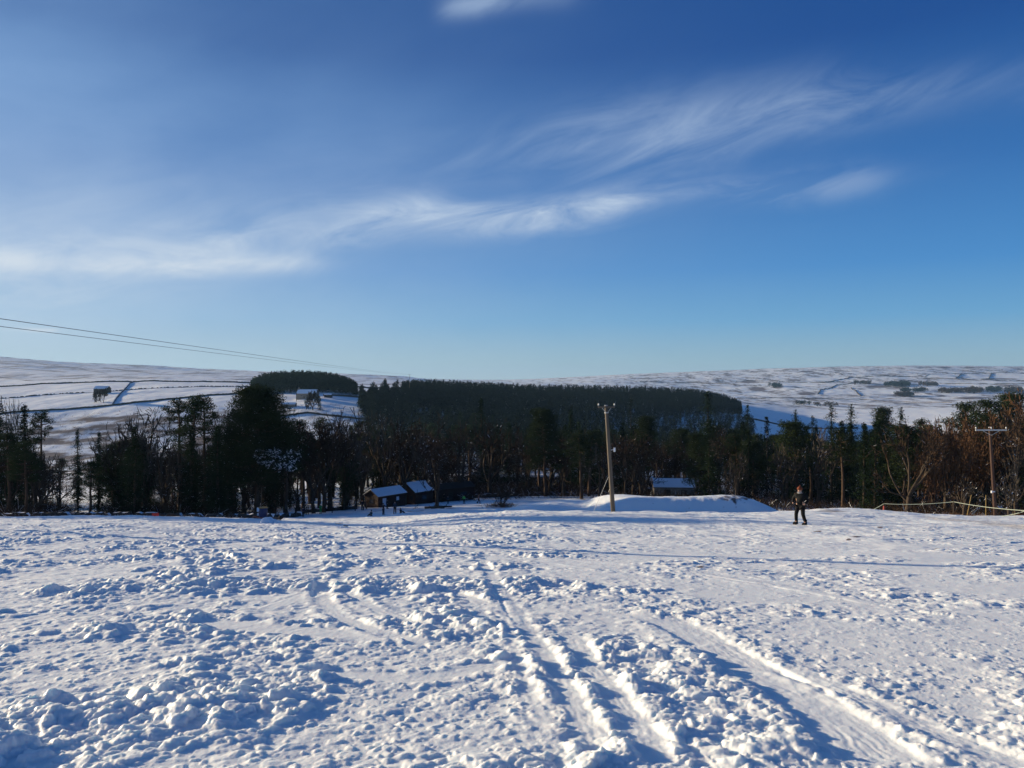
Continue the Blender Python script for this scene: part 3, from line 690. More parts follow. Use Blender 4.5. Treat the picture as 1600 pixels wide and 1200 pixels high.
def tree(key, name, label, X, Y, H, group=None, wide=1.0, cat='tree', rz=None, sink=0.0):
    cm, tm, h0 = PROTO[key]; s = H/h0
    o = thing(name, label, cat, (X, Y, gz(X, Y)-sink), rng.uniform(0, 6.28) if rz is None else rz, group)
    o.scale = (s*wide, s*wide, s)
    link('trunk', tm, o); link('crown', cm, o); return o
def tree_px(key, name, label, px, Y, top, group=None, wide=1.0, cat='tree', rz=None):
    X = (px-800)/F*Y; z = gz(X, Y); H = max(2.0, top_z(top, Y)-z)
    occupied.append((X, Y)); return tree(key, name, label, X, Y, H, group, wide, cat, rz)
occupied = []
BL = 'bare_tree'; SP = 'spruce_tree'; PN = 'pine_tree'; LA = 'larch_tree'
named = [
 # far left
 ('spruce1', SP, 'dark layered spruce cut by the left edge of the photo', -4, 128, 628, 1.15),
 ('spruce0', SP, 'narrow pointed spruce in front of the left fields, tallest near the left edge', 38, 150, 633, 1.0),
 ('pine1', PN, 'conifer with a clumpy open top, just right of the pointed spruce at far left', 64, 146, 634, .8),
 ('grey0', BL, 'bare fan-shaped treetop rising above the pointed spruce at far left', 36, 175, 617, .5),
 ('bare3', BL, 'bare brown tree at far left behind the low rubble wall, below the layered spruce', 14, 118, 700, .8),
 ('bare0', BL, 'bare brown tree at far left below the clumpy-topped conifer', 62, 122, 702, .9),
 ('grey1', BL, 'grey bare tree left of the snowy clearing at the left', 92, 130, 706, .8),
 ('spruce2', SP, 'small dark spruce beside the snowy clearing, low at the left', 122, 112, 752, 1.25),
 ('spruce3', SP, 'slim dark spruce standing below the scrubby bank at the left', 121, 190, 672, .8),
 ('spruce0', SP, 'faint slim spruce right of the other one below the scrubby bank', 155, 215, 675, .9),
 ('ivy0', BL, 'ivy-covered tree with a dense rounded top, left of the tall pines', 186, 118, 655, 1.1),
 ('ivy1', BL, 'ivy-covered tree with snow-laced side branches, nearest left of the tall pines', 226, 124, 632, 1.1),
 ('spruce1', SP, 'broad dark evergreen skirting the ground between clearing and tall pines', 200, 108, 700, 1.3),
 ('grey2', BL, 'thin bare tree laced with snow just left of the tall pines', 258, 116, 668, .9),
 ('pine1', PN, 'left-hand tall pine with a flat dark top in the group at the left', 281, 114, 614, .9),
 ('pine0', PN, 'middle tall pine with a bare trunk in the group at the left', 300, 112, 610, .8),
 ('pine1', PN, 'right-hand tall pine with a flat tufted top in the group at the left', 320, 117, 608, .75),
 ('ivy0', BL, 'ivy-covered tree between the tall pines and the snow-laden giant', 345, 122, 640, .9),
 ('snowfir', 'pine_tree', 'huge dark evergreen with snow lying on its lower boughs, tallest tree left of centre', 402, 111, 598, 1.0),
 ('pine2', PN, 'dark pine merging with the left side of the snow-laden giant', 366, 120, 652, .95),
 ('pine2', PN, 'dark pine leaning out to the right of the snow-laden giant', 446, 118, 652, 1.1),
 ('bare4', BL, 'bare dark-stemmed tree, left one of the pair right of the snow-laden giant', 491, 123, 640, .75),
 ('bare1', BL, 'bare dark-stemmed tree, right one of the pair right of the snow-laden giant', 506, 126, 634, .7),
 ('pine2', PN, 'dark pine added to shade the bank, hidden up to its top behind the right side of the snow-laden giant', 428, 126, 640, 1.1),  # this and the next four are added to keep the bank in shade
 ('pine2', PN, 'dark pine added to shade the bank, with a ragged crown just left of the dark-stemmed pair', 474, 124, 650, .9),
 ('ivy1', BL, 'ivy-clad tree added to shade the bank, right behind the dark-stemmed pair', 516, 131, 642, 1.1),
 ('ivy0', BL, 'ivy-clad tree added to shade the bank, midway between the dark-stemmed pair and the left hut', 536, 133, 656, 1.1),
 ('pine1', PN, 'dark-topped pine added to shade the bank, showing over the dark-stemmed pair', 499, 136, 646, 1.0),
 ('ivy1', BL, 'ivy-clad tree added to shade the hut front, close to the left gable of the huts', 543, 146, 648, 1.2),  # added to throw shade on the left hut
 ('sapling', BL, 'small crooked bare tree on the snow under the big evergreen, by two posts', 462, 118, 764, 1.2),
 ('bare0', BL, 'bare tree with fine reddish twigs in front of the snowy bank below the farm', 536, 150, 648, .8),
 ('pine0', PN, 'rounded dark pine left of the huts with a domed top', 565, 160, 650, .9),
 ('ivy1', BL, 'dark tree with knotted stem just behind the left end of the huts', 556, 138, 690, .8),
 ('grey0', BL, 'bare tree whose snowy limbs curve up behind the left hut', 601, 150, 636, .9),
 ('bare2', BL, 'brown bare tree with snow-edged limbs behind the middle hut', 633, 148, 652, .9),
 ('bare1', BL, 'brown-topped bare tree rising behind the right hut', 662, 165, 640, .9),
 ('bare2', BL, 'spreading bare tree with a stout trunk standing in front of the huts', 683, 128, 676, 1.05),
 ('bare0', BL, 'round brown bare tree behind the long dark shed', 722, 160, 652, 1.0),
 ('bare3', BL, 'wide brown bare tree behind the walker in navy', 765, 172, 650, 1.1),
 ('spruce3', SP, 'thin dark spruce poking above the brown trees right of the huts', 752, 230, 622, .8),
 ('bush', 'bush', 'low bare bush with leaning stems on the snow right of the huts', 784, 121, 752, 1.0),
 ('widepine', PN, 'broad dark pine with tiered boughs left of the tall utility pole', 852, 168, 632, .95),
 ('spruce0', SP, 'dark spruce close behind the broad pine, left of the utility pole', 892, 205, 640, .9),
 ('snowspruce0', SP, 'snow-dusted spruce on the slope left of the utility pole top', 893, 330, 632, .8),
 ('snowspruce1', SP, 'snow-dusted spruce right of the utility pole top', 986, 330, 622, .9),
 ('grey1', BL, 'bare tree with snow flecks directly behind the utility pole', 936, 150, 690, .9),
 ('bare0', BL, 'bare tree with snow flecks right of the utility pole', 976, 156, 672, .9),
 ('widepine', PN, 'dark brown-green rounded pine right of the utility pole', 1006, 185, 645, .85),
 ('pine2', PN, 'dark pine with a small rounded head behind the grassy bank', 1062, 220, 670, .7),
 ('spruce3', SP, 'tall dark spruce standing out against the plantation right of centre', 1106, 310, 612, 1.15),
 ('bare3', BL, 'brown domed bare tree behind the grassy bank', 1098, 180, 668, 1.1),
 ('bare1', BL, 'brown bare tree on the left above the grassy bank', 1088, 158, 694, .9),
 ('grey2', BL, 'forked bare tree with a snow-lit limb at the right end of the grassy bank', 1150, 132, 700, 1.0),
 ('spruce2', SP, 'slim spruce at the right end of the plantation, upper one', 1168, 330, 634, .9),
 ('snowspruce0', SP, 'spruce with snowy patches left of the skier', 1198, 190, 652, .95),
 ('column', SP, 'dense dark column-shaped conifer behind the skier', 1243, 165, 641, .8),
 ('column', SP, 'tall dark conifer right behind the skier', 1270, 180, 650, .9),
 ('column', SP, 'dense greenish column-shaped conifer right of the skier', 1299, 150, 634, .85),
 ('column', SP, 'dark spruce behind and right of the greenish column-shaped conifer', 1330, 190, 632, .9),
 ('snowspruce1', SP, 'spruce with white snow bars on its left side, right of the skier', 1352, 150, 664, .8),
 ('widepine', PN, 'domed dark pine whose top stands against the far hill right of the skier', 1375, 205, 630, .7),
 ('column', SP, 'large dark conifer with a domed head left of the brown larches', 1408, 148, 637, .95),
 ('pine2', PN, 'dark pine just left of the brown larches', 1436, 190, 650, .9),
 ('larch0', LA, 'reddish-brown leafless larch, left one beside the right-hand pole', 1462, 112, 660, .95),
 ('larch1', LA, 'reddish-brown leafless larch right behind the rope posts', 1502, 118, 668, .9),
 ('pine2', PN, 'dark green pine above the reddish larches, left of the right-hand pole top', 1500, 190, 622, 1.1),
 ('pine0', PN, 'dark green pine above the right-hand pole crossarm', 1538, 180, 616, 1.1),
 ('widepine', PN, 'dark green pine behind the tallest larch at the right edge', 1572, 190, 606, .9),
 ('larch1', LA, 'tallest reddish-brown larch cut by the right edge of the photo', 1596, 128, 606, .9),
 ('grey1', BL, 'snow-flecked bare tree low at the right edge', 1588, 96, 700, .8),
 ('sapling', BL, 'small snow-laced bare tree left of the right-hand pole base', 1506, 92, 738, 1.0),
 ('sapling', BL, 'small snow-laced bare tree right of the right-hand pole base', 1577, 90, 742, 1.2),
 ('far0', BL, 'left one of the two small bare trees below the stone barn', 151, 640, 606, .8),
 ('far1', BL, 'right one of the two small bare trees below the stone barn', 162, 632, 604, .7),
 ('far0', BL, 'round bare tree in front of the farmhouse', 489, 560, 607, .9),
 # unseen left of the picture: their shadows cross the slope
 ('column', SP, 'tall dense conifer outside the left edge whose shadow crosses the slope', -190, 76, 445, 1.0),
 ('column', SP, 'second dense conifer outside the left edge, beyond the first', -165, 83, 460, 1.0),
 ('widepine', PN, 'broad pine outside the left edge beside the dense conifers', -250, 78, 460, 1.0),
 ('spruce1', SP, 'spruce outside the left edge in front of the broad pine', -240, 66, 500, 1.1),
]
for k, n, lab, px, Y, top, wd in named:
    tr_ = tree_px(k, n, lab, px, Y, top, None, wd, rz=0.0 if k == 'snowfir' else None)
    if k == 'snowfir':      # cushions of snow on the lower boughs
        r = np.random.RandomState(8); s = tr_.scale[2]; b = MB()
        for row_, (pa, pb, pc, n_) in enumerate(((398, 440, 704, 26), (396, 470, 712, 34), (402, 460, 722, 34), (415, 462, 729, 18), (446, 474, 706, 10))):
            for q in range(n_*2):
                ppx = r.uniform(pa, pb); ppy = pc+(ppx-pa)*.06+r.normal(0, 2.6); YY = 111-4.9+r.uniform(-.5, 1.8)
                v = (Vector(((ppx-800)/F*YY, YY, top_z(ppy, YY)))-tr_.location)/s; w_ = r.uniform(.07, .27)
                tv_, tf_ = tris_at(np.array([list(v)]), w_*1.1/s, 5, .38, r); b.add(tv_.tolist(), tf_.tolist())
        bm = bmesh.new(); bm.from_mesh(PROTO['snowfir'][0]); vs = [bm.verts.new(v) for v in b.v]
        for f in b.f: q = bm.faces.new([vs[i] for i in f]); q.material_index = 1; q.smooth = True
        bm.to_mesh(PROTO['snowfir'][0]); bm.free()

# the rest of the wood, tree by tree
env_pts = [(-500, 640), (-60, 640), (20, 660), (90, 712), (170, 700), (190, 662), (340, 650), (450, 690), (520, 668), (575, 640), (640, 640), (720, 640), (800, 640), (960, 648), (1080, 650), (1170, 645), (1300, 650), (1430, 650), (1480, 635), (1600, 622), (2000, 620)]
def envl(px): return np.interp(px, [a for a, b in env_pts], [b for a, b in env_pts])
fr = np.random.RandomState(77)
ZONES = [('at the left behind the rubble wall', -300, 470), ('behind the huts', 470, 800), ('behind the tall utility pole', 800, 1180), ('behind the skier and the rope posts', 1180, 1900)]
FL = {'bare': (BL, 'leafless brown tree filling the wood %s', ['bare0', 'bare1', 'bare3', 'bare4', 'bare2']), 'grey': (BL, 'leafless grey tree flecked with snow in the wood %s', ['grey0', 'grey1', 'grey2']),
      'spruce': (SP, 'dark spruce filling the wood %s', ['spruce0', 'spruce1', 'spruce2', 'spruce3']), 'pine': (PN, 'dark pine filling the wood %s', ['pine0', 'pine2', 'widepine']), 'larch': (LA, 'reddish leafless larch in the wood %s', ['larch0', 'larch1'])}
def ok_place(px, Y):
    if px < 470:
        if 100 < px < 172 and Y > 115: return fr.rand() < .05 and Y > 230
        if Y > 235 and px < 120: return False
        if Y > 270 and px >= 172: return False
        if px > 425 and Y < 134: return False
        return True
    if px < 560: return Y < 240 and (Y > 135) and fr.rand() < .5
    if px < 800:
        if Y < 152: return False
        if px < 640 and Y > 420: return False
        return True
    if px < 1010: return Y > 152+max(0, 900-px)*.05
    if px < 1180: return Y > 128
    return Y > (104 if px > 1330 else 122)
cnt = 0; QUOTA = {'bare': 200, 'grey': 62, 'spruce': 245, 'pine': 190, 'larch': 60}
NC = 9000
cpx = np.where(np.arange(NC) % 5 > 0, fr.uniform(-130, 1740, NC), fr.uniform(170, 640, NC))
cY = 104*np.exp(fr.rand(NC)**.8*math.log(480/104.)); cX = (cpx-800)/F*cY; cz = base_z(cX, cY)
for px, Y, X, z in zip(cpx, cY, cX, cz):
    if cnt >= 740: break
    md = 2.9+.006*Y
    oc = np.array(occupied)
    if ((oc[:, 0]-X)**2+(oc[:, 1]-Y)**2).min() < md*md or not ok_place(px, Y): continue
    if 1190 < px < 1215 and Y < 200: continue
    if 1012 < px < 1092 and Y < 175: continue
    far = Y > 260
    if px < 470: kk = fr.choice(['bare', 'grey', 'spruce', 'pine'], p=[.3, .15, .25, .3])
    elif px < 1150: kk = fr.choice(['bare', 'grey', 'spruce', 'pine'], p=[.45, .15, .25, .15] if not far else [.2, .05, .6, .15])
    elif px < 1420: kk = fr.choice(['bare', 'grey', 'spruce', 'pine'], p=[.15, .1, .5, .25])
    else: kk = fr.choice(['bare', 'larch', 'spruce', 'pine'], p=[.15, .4, .25, .2])
    name, lab, keys = FL[kk]; H = fr.uniform(13, 19) if kk in ('spruce', 'pine', 'larch') else fr.uniform(12, 16)
    if QUOTA[kk] <= 0: continue
    Hm = top_z(envl(px)+fr.uniform(0, 14), Y)-z
    H = min(H, Hm)
    if H < 4: continue
    if px < 470: H = min(H, 13)
    QUOTA[kk] -= 1
    zn = [q for q in ZONES if q[1] <= px < q[2]][0][0]
    tree(keys[fr.randint(len(keys))], name, lab % zn, X, Y, H, lab % zn, fr.uniform(.95, 1.25))
    occupied.append((X, Y)); cnt += 1

# plantations on the far side of the valley: woods nobody could count
def far_wood(name, label, spots, mat, H=(11, 15), R=2.4, n=44, seed=0, snow=.0, size=.9, round_=False, hf=None):
    r = np.random.RandomState(seed); VV = []; SS = []
    spots = np.array(spots); zz = base_z(spots[:, 0], spots[:, 1])
    for (x, y), z in zip(spots, zz):
        h = r.uniform(*H)*(hf(x, y) if hf else 1); t = r.rand(n)**(.8 if not round_ else .6); a = r.uniform(0, 6.28, n)
        rad = R*((1-t) if not round_ else np.sqrt(np.clip(1-(2*t-1)**2, .05, 1)))*r.uniform(.55, 1.1, n)
        P = np.stack([x+rad*np.cos(a), y+rad*np.sin(a), z+h*(.04+.96*t)], 1); VV.append(P)
    P = np.concatenate(VV); v, f = tris_at(P, size, 2, 1.0, r); sv, sf = snow_caps(P, size*.7, snow, r)
    V, F_, mi = join([(v, f, 0), (sv, sf, 1)])
    o = link(name, mesh_np(name, V, F_, [M[mat], M['snow']], mi)); tag(o, label, 'wood', None, 'stuff'); return o
def scatter(pxa, pxb, Yf, step, seed, topf=None, jit=.45):
    """spots in a block between two curves of distance"""
    r = np.random.RandomState(seed); out = []
    for q in range(200000):
        px = r.uniform(pxa, pxb); ya, yb = Yf(px)
        if yb <= ya: continue
        Y = math.sqrt(r.uniform(ya*ya, yb*yb)); out.append(((px-800)/F*Y, Y))
        if len(out) >= step: break
    return out
# small hilltop block above the farm
def blk(px): 
    t = (px-475)/84.0; wdt = math.sqrt(max(0, 1-t*t)); return (668-12*wdt, 690+80*wdt)
far_wood('conifer_plantation', 'dense block of dark conifers on the hilltop above the farmhouse', scatter(393, 558, blk, 1300, 1), 'spruce', H=(13.5, 18), R=2.3, seed=1, snow=.0, size=1.0, hf=lambda x, y: 1-.42*abs(((x/y*F+800)-475)/83)**3.2)
def blk2(px):
    a = np.interp(px, [570, 640, 760, 900, 1050, 1158], [580, 600, 560, 620, 760, 930])
    b = np.interp(px, [570, 612, 630, 640, 760, 900, 1050, 1125, 1158], [665, 700, 740, 800, 880, 980, 1090, 1110, 1010]); return a, b
far_wood('conifer_plantation', 'long plantation of dark conifers running along the middle skyline', scatter(628, 1158, blk2, 6200, 2), 'blue_spruce', H=(10.5, 14.5), R=2.4, n=38, seed=2, snow=.001, size=1.15)
def blk2b(px): return np.interp(px, [563, 580, 640], [560, 470, 470]), np.interp(px, [563, 600, 640], [600, 690, 720])
far_wood('mixed_wood', 'ragged clump of tall conifers at the left end of the long plantation', scatter(563, 645, blk2b, 620, 12), 'blue_spruce', H=(9, 16), R=2.6, n=60, seed=12, snow=.001, size=1.0, hf=lambda x, y: .62+.5*abs(math.sin((x/y*F+800)*.17))**2)
def blk3(px): return 410, np.interp(px, [640, 850, 1000, 1100, 1180], [540, 600, 730, 860, 800])
far_wood('mixed_wood', 'dark mixed wood on the valley side below the long plantation', scatter(640, 1180, blk3, 2300, 3), 'blue_spruce', H=(8, 14), R=2.8, n=50, seed=3, snow=.006, size=1.0)
def blk4(px): return 420, 620
far_wood('mixed_wood', 'dark wood in the valley bottom between the skier and the far hill', scatter(1160, 1620, blk4, 1000, 4), 'spruce', H=(8, 12), R=2.8, n=60, seed=4, snow=.004, size=1.0)
def blob(px, py, rx, ry, n, Y0, seed):
    r = np.random.RandomState(seed); out = []
    for i in range(n):
        a = r.uniform(0, 6.28); q = math.sqrt(r.rand()); p = hit(px+rx*q*math.cos(a), py+ry*q*math.sin(a), Y0); out.append((p.x, p.y))
    return out
for i, (px, py, rx, ry, n, lab) in enumerate([
  (1402, 602, 20, 3.0, 110, 'largest rounded copse in the middle of the far right hill'),
  (1450, 602, 16, 1.5, 40, 'thin copse right of the largest one on the far right hill'),
  (1352, 600, 8, 1.5, 22, 'small copse left of the largest one on the far right hill'),
  (1428, 612, 22, 1.0, 36, 'low strip of trees below the largest copse on the far hill'),
  (1482, 613, 18, 1.8, 50, 'belt of trees at the foot of the far right hill, left part'),
  (1518, 612, 18, 3.0, 70, 'rounded clump at the foot of the far right hill above the larches'),
  (1553, 611, 12, 3.0, 46, 'pale brown clump of trees left of the right edge on the far hill'),
  (1585, 612, 14, 2.6, 50, 'clump of trees at the right edge on the far hill'),
  (1412, 619, 14, 1.2, 34, 'short dark belt on the brow in front of the far hill'),
  (1253, 632, 14, 1.6, 26, 'row of round trees beyond the end of the plantation'),
  (1290, 634, 20, 1.8, 30, 'brown scrub trees right of the round row beyond the plantation'),
  (1336, 600, 5, 1.4, 8, 'tiny copse in the pale fields of the far hill'),
  (1210, 604, 10, 2.0, 26, 'brown thicket on the left part of the far right hill')]):
    Y0 = 1500 if py < 625 else 1150
    near_ = py > 625
    far_wood('copse', lab, blob(px, py, rx, ry, n, Y0, 200+i), 'twig' if i % 3 else 'blue_spruce', H=(9, 16) if not near_ else (6, 9), R=7 if not near_ else 4, n=26, size=4.2 if not near_ else 2, seed=300+i, round_=True)

# undergrowth along the wood edge
def brush(name, label, spots, mat, H=1.4, seed=0, snow=.08, n=50, R=1.2):
    r = np.random.RandomState(seed); Vs = []; Fs = []; MI = []; b = 0
    sp = np.array(spots); zz = base_z(sp[:, 0], sp[:, 1])
    A = np.repeat(np.stack([sp[:, 0], sp[:, 1], zz], 1), n, 0)
    k = len(A); a = A+np.concatenate([r.normal(0, R*.5, (k, 2)), r.uniform(0, .4, (k, 1))*H], 1)
    d = np.concatenate([r.normal(0, .5, (k, 2)), r.uniform(.1, 1, (k, 1))], 1)*H*r.uniform(.3, .8, (k, 1))
    n_ = r.normal(0, 1, (k, 3)); n_ /= np.linalg.norm(n_, axis=1)[:, None]; n_ *= .028
    Q = np.stack([a-n_, a+n_, a+d+n_*.5, a+d-n_*.5], 1).reshape(-1, 3); i = np.arange(len(Q)).reshape(-1, 4)
    o = link(name, mesh_np(name, Q, i, [M[mat], M['snow']], (r.rand(k) < snow).astype(int))); tag(o, label, 'undergrowth', None, 'stuff')
us = []
for q in range(3600):
    px = fr.uniform(-80, 1700); Y = 104*math.exp(fr.rand()*math.log(330/104.))
    if not ok_place(px, Y) or (100 < px < 172) or (330 < px < 560 and fr.rand() < .75): continue
    us.append(((px-800)/F*Y, Y))
for q in range(1500):
    px = fr.uniform(700, 1010); Y = fr.uniform(172, 260)
    us.append(((px-800)/F*Y, Y))
brush('undergrowth', 'tangle of bare scrub and saplings along the floor of the wood', us, 'twig', H=2.3, seed=6, n=70, R=3.0, snow=.03)
es = [((px-800)/F*Y, Y) for px, Y in [(fr.uniform(-60, 560), fr.uniform(300, 585)) for q in range(900)]]
brush('hillside_scrub', 'scattered bare scrub on the steep bank below the left fields', es, 'twig', H=2.2, seed=16, n=40, R=4.0)
es = [((px-800)/F*Y, Y) for px, Y in [(fr.uniform(-20, 395), fr.uniform(88, 97)) for q in range(110)]]
brush('dead_bracken', 'brown dead bracken and rubbly litter along the foot of the left wall', es, 'larch', H=.5, seed=7, n=30, R=1.0)
es = [((px-800)/F*Y, Y) for px, Y in [(fr.uniform(1180, 1640), fr.uniform(92, 106)) for q in range(150)]]
brush('dead_bracken', 'brown dead bracken on the drop behind the rope posts', es, 'larch', H=1.0, seed=8, n=40, R=1.4)
es = [((px-800)/F*Y, Y) for px, Y in [(fr.uniform(765, 800), fr.uniform(119, 123)) for q in range(16)]]
brush('dead_bracken', 'brown bracken and brash under the low bare bush right of the huts', es, 'larch', H=.9, seed=9, n=60, R=1.2)

# ------------------------------------------------------------------ field walls
def wall(name, label, pts, h, wd, mat, cat='stone wall', step=None, snowtop=0.0, seed=0, gapp=.0):
    """a wall draped over the ground; pts are world XY"""
    r = np.random.RandomState(seed); P = np.array([(p[0], p[1]) for p in pts], float)
    L = np.hypot(*(P[1:]-P[:-1]).T); tot = L.sum(); step = step or wd*1.5; n = max(2, int(tot/step))
    s = np.linspace(0, tot, n); cs = np.concatenate([[0], np.cumsum(L)])
    x = np.interp(s, cs, P[:, 0]); y = np.interp(s, cs, P[:, 1]); z = base_z(x, y)
    dx = np.gradient(x); dy = np.gradient(y); q = np.hypot(dx, dy)+1e-9; nx = -dy/q*wd/2; ny = dx/q*wd/2
    hh = h*(1+r.uniform(-.18, .12, n)); hh = np.where(r.rand(n) < gapp, h*.25, hh)
    low = z-h*.6-.3
    V = np.stack([np.stack([x-nx, y-ny, low], 1), np.stack([x-nx*.75, y-ny*.75, z+hh], 1), np.stack([x+nx*.75, y+ny*.75, z+hh], 1), np.stack([x+nx, y+ny, low], 1)], 1).reshape(-1, 3)
    i = np.arange(n-1)*4; Fq = np.concatenate([np.stack([i+a, i+a+1, i+a+5, i+a+4], 1) for a in range(3)]); mi = np.zeros(len(Fq), int)
    if snowtop: mi[n-1:2*(n-1)] = (r.rand(n-1) < snowtop)
    o = link(name, mesh_np(name, V, Fq, [M[mat], M['snow']], mi)); tag(o, label, cat); return o
def pw(path, Y0): return [hit(a, b, Y0) for a, b in path]
W_ = 'dry_stone_wall'
wall(W_, 'highest dark wall crossing the left hillside under the moor', [at(px, Y) for px, Y in ((-200, 830), (0, 850), (60, 872), (150, 890), (250, 905), (330, 905), (400, 900), (480, 905))], 1.5, .9, 'darkstone', snowtop=.3)
wall(W_, 'broken dark wall across the middle of the left fields', [at(px, Y) for px, Y in ((-50, 690), (20, 700), (60, 712), (145, 720), (200, 735), (300, 760), (395, 770))], 1.0, .7, 'darkstone', snowtop=.3, gapp=.4, seed=2)
wall(W_, 'dark wall along the top edge of the scrubby bank at the left', [at(px, Y) for px, Y in ((-60, 590), (20, 600), (100, 608), (180, 615), (250, 630), (330, 655), (398, 668))], 1.4, .9, 'darkstone', snowtop=.2, seed=3)
wall(W_, 'snow-capped wall running uphill right of the stone barn', [at(px, Y) for px, Y in ((176, 618), (182, 660), (190, 700), (200, 800), (208, 885))], 1.2, .8, 'darkstone', snowtop=.8, seed=4)
wall(W_, 'dark wall through the snow below the farmhouse', [at(px, Y) for px, Y in ((425, 545), (480, 550), (520, 540), (560, 535), (600, 530))], 1.3, .8, 'darkstone', snowtop=.2, seed=5)
wall(W_, 'dark wall along the foot of the hilltop conifer block', [at(px, Y) for px, Y in ((505, 635), (560, 640), (600, 640))], 1.5, .9, 'darkstone', snowtop=.2, seed=6)
wall(W_, 'wall across the snow on the moor right of the hilltop conifer block', [at(px, Y) for px, Y in ((555, 900), (600, 905), (640, 910))], 1.8, 1.2, 'darkstone', seed=7)
for i, (path, lab, hgt) in enumerate([
  ([(1217, 597), (1290, 598), (1318, 596.5)], 'dark hedge across the left pale fields of the far right hill', 3.5),
  ([(1290, 597), (1330, 590), (1372, 588), (1428, 588.5)], 'dark hedge curving up to the right on the far right hill', 4),
  ([(1278, 616), (1282, 609), (1307, 602), (1347, 597)], 'crooked hedge left of the largest copse on the far hill', 3.5),
  ([(1445, 589), (1454, 585), (1530, 583.5), (1600, 584)], 'hedge along the top edge of the pale pastures on the far hill', 3),
  ([(1494, 591.5), (1502, 584)], 'left cross hedge dividing the pale pastures on the far hill', 4),
  ([(1545, 592), (1549, 583.5)], 'right cross hedge dividing the pale pastures on the far hill', 4),
  ([(1445, 591), (1544, 594), (1640, 595.5)], 'long dark hedge under the pale pastures on the far hill', 4.5),
  ([(1468, 599), (1540, 600), (1640, 601.5)], 'long straight hedge across the far hill above the clumps', 4),
  ([(1330, 606), (1338, 612), (1345, 619)], 'short hedge slanting down to the brow before the far hill', 3.5),
  ([(1150, 596), (1180, 594), (1215, 596)], 'hedge across the left end of the far right hill', 3),
  ([(1000, 597), (1080, 598), (1150, 601)], 'hedge just above the long plantation on the far hill', 3.5)]):
    wall('walling', lab, pw(path, 1500), hgt*.75, hgt*.9, 'bark', 'walling', step=14, seed=20+i, gapp=.25)  # stone walls of the far hill, built oversized to stay visible
wall('walling', 'dark line of hedge along the brow in front of the far right hill', pw([(1152, 622), (1234, 622), (1347, 624), (1487, 629)], 1120), 1.6, 1.4, 'bark', 'walling', step=5, seed=40)  # oversized strip along the edge of the shaded nearer field
wall('walling', 'dark hedge below the snowy pasture beyond the end of the plantation', [at(px, Y) for px, Y in ((1155, 900), (1200, 905), (1260, 915), (1340, 930))], 1.7, 1.4, 'bark', 'walling', step=4, seed=41, gapp=.1)
# low rubble wall behind the slope at the left
wall('rubble_wall', 'low snow-dusted rubble wall along the wood edge at the left', [at(px, Y) for px, Y in ((-120, 92), (0, 93), (100, 94), (200, 94), (300, 94), (395, 96), (430, 100), (470, 108))], .62, .8, 'darkstone', step=.35, snowtop=.45, seed=50, gapp=.12)
wall('rubble_wall', 'low dark rubble wall in front of the trees left of the huts', [at(px, Y) for px, Y in ((474, 128), (510, 131), (540, 134), (556, 136))], .6, .8, 'darkstone', step=.4, snowtop=.35, seed=51)
wall('rubble_wall', 'tumbled dark wall edging the sledging field right of the huts', [at(px, Y) for px, Y in ((735, 168), (800, 170), (860, 172), (905, 168))], .8, .8, 'darkstone', step=.5, snowtop=.5, seed=52, gapp=.2)
wall('stone_wall', 'snow-topped stone wall among the trees behind the grassy bank', [at(px, Y) for px, Y in ((1012, 180), (1050, 178), (1085, 178))], 1.4, .9, 'darkstone', step=.5, snowtop=.8, seed=53)

# ------------------------------------------------------------------ buildings
def gable(name, label, cat, px, Y, rz, wd, ln, eave, ridge, wallm, roofm='snow', over=.3, z=None, sink=.5):
    """a gabled building; local X = width (gable side), local Y = length"""
    p = at(px, Y); o = thing(name, label, cat, (p.x, p.y, p.z if z is None else z), rz)
    b = MB(); x = wd/2; y = ln/2
    vs = [(-x, -y, -sink), (x, -y, -sink), (x, -y, eave), (0, -y, ridge), (-x, -y, eave)]; vs += [(a, y, c) for a, _, c in vs]
    b.add(vs, [(0, 1, 2, 3, 4), (9, 8, 7, 6, 5), (1, 6, 7, 2), (5, 0, 4, 9), (4, 3, 8, 9), (3, 2, 7, 8), (0, 5, 6, 1)])
    b.build('wall', M[wallm], o)
    r = MB(); sl_ = (ridge-eave)/x
    for s in (-1, 1):
        xe = s*(x+over); ze = eave-over*sl_+.02
        A = [(0, -y-over, ridge+.02), (xe, -y-over, ze), (xe, y+over, ze), (0, y+over, ridge+.02)]
        B = [(a, b_, c+.12) for a, b_, c in A]
        r.add(A+B, [(0, 1, 2, 3) if s < 0 else (3, 2, 1, 0), (7, 6, 5, 4) if s < 0 else (4, 5, 6, 7), (0, 4, 5, 1), (1, 5, 6, 2), (2, 6, 7, 3), (3, 7, 4, 0)])
    rf = r.build('roof', M['huttrim' if wallm == 'hut' else 'slate'], o)
    if roofm == 'snow':
        q = MB()
        for s in (-1, 1):
            xe = s*(x+over-.04); ze = eave-over*sl_+.145
            A = [(0, -y-over+.05, ridge+.145), (xe, -y-over+.05, ze), (xe, y+over-.05, ze), (0, y+over-.05, ridge+.145)]; B = [(a, b_, c+.10) for a, b_, c in A]
            q.add(A+B, [(0, 1, 2, 3) if s < 0 else (3, 2, 1, 0), (7, 6, 5, 4) if s < 0 else (4, 5, 6, 7), (0, 4, 5, 1), (1, 5, 6, 2), (2, 6, 7, 3), (3, 7, 4, 0)])
        q.build('roof_snow', M['snow'], rf)
    return o
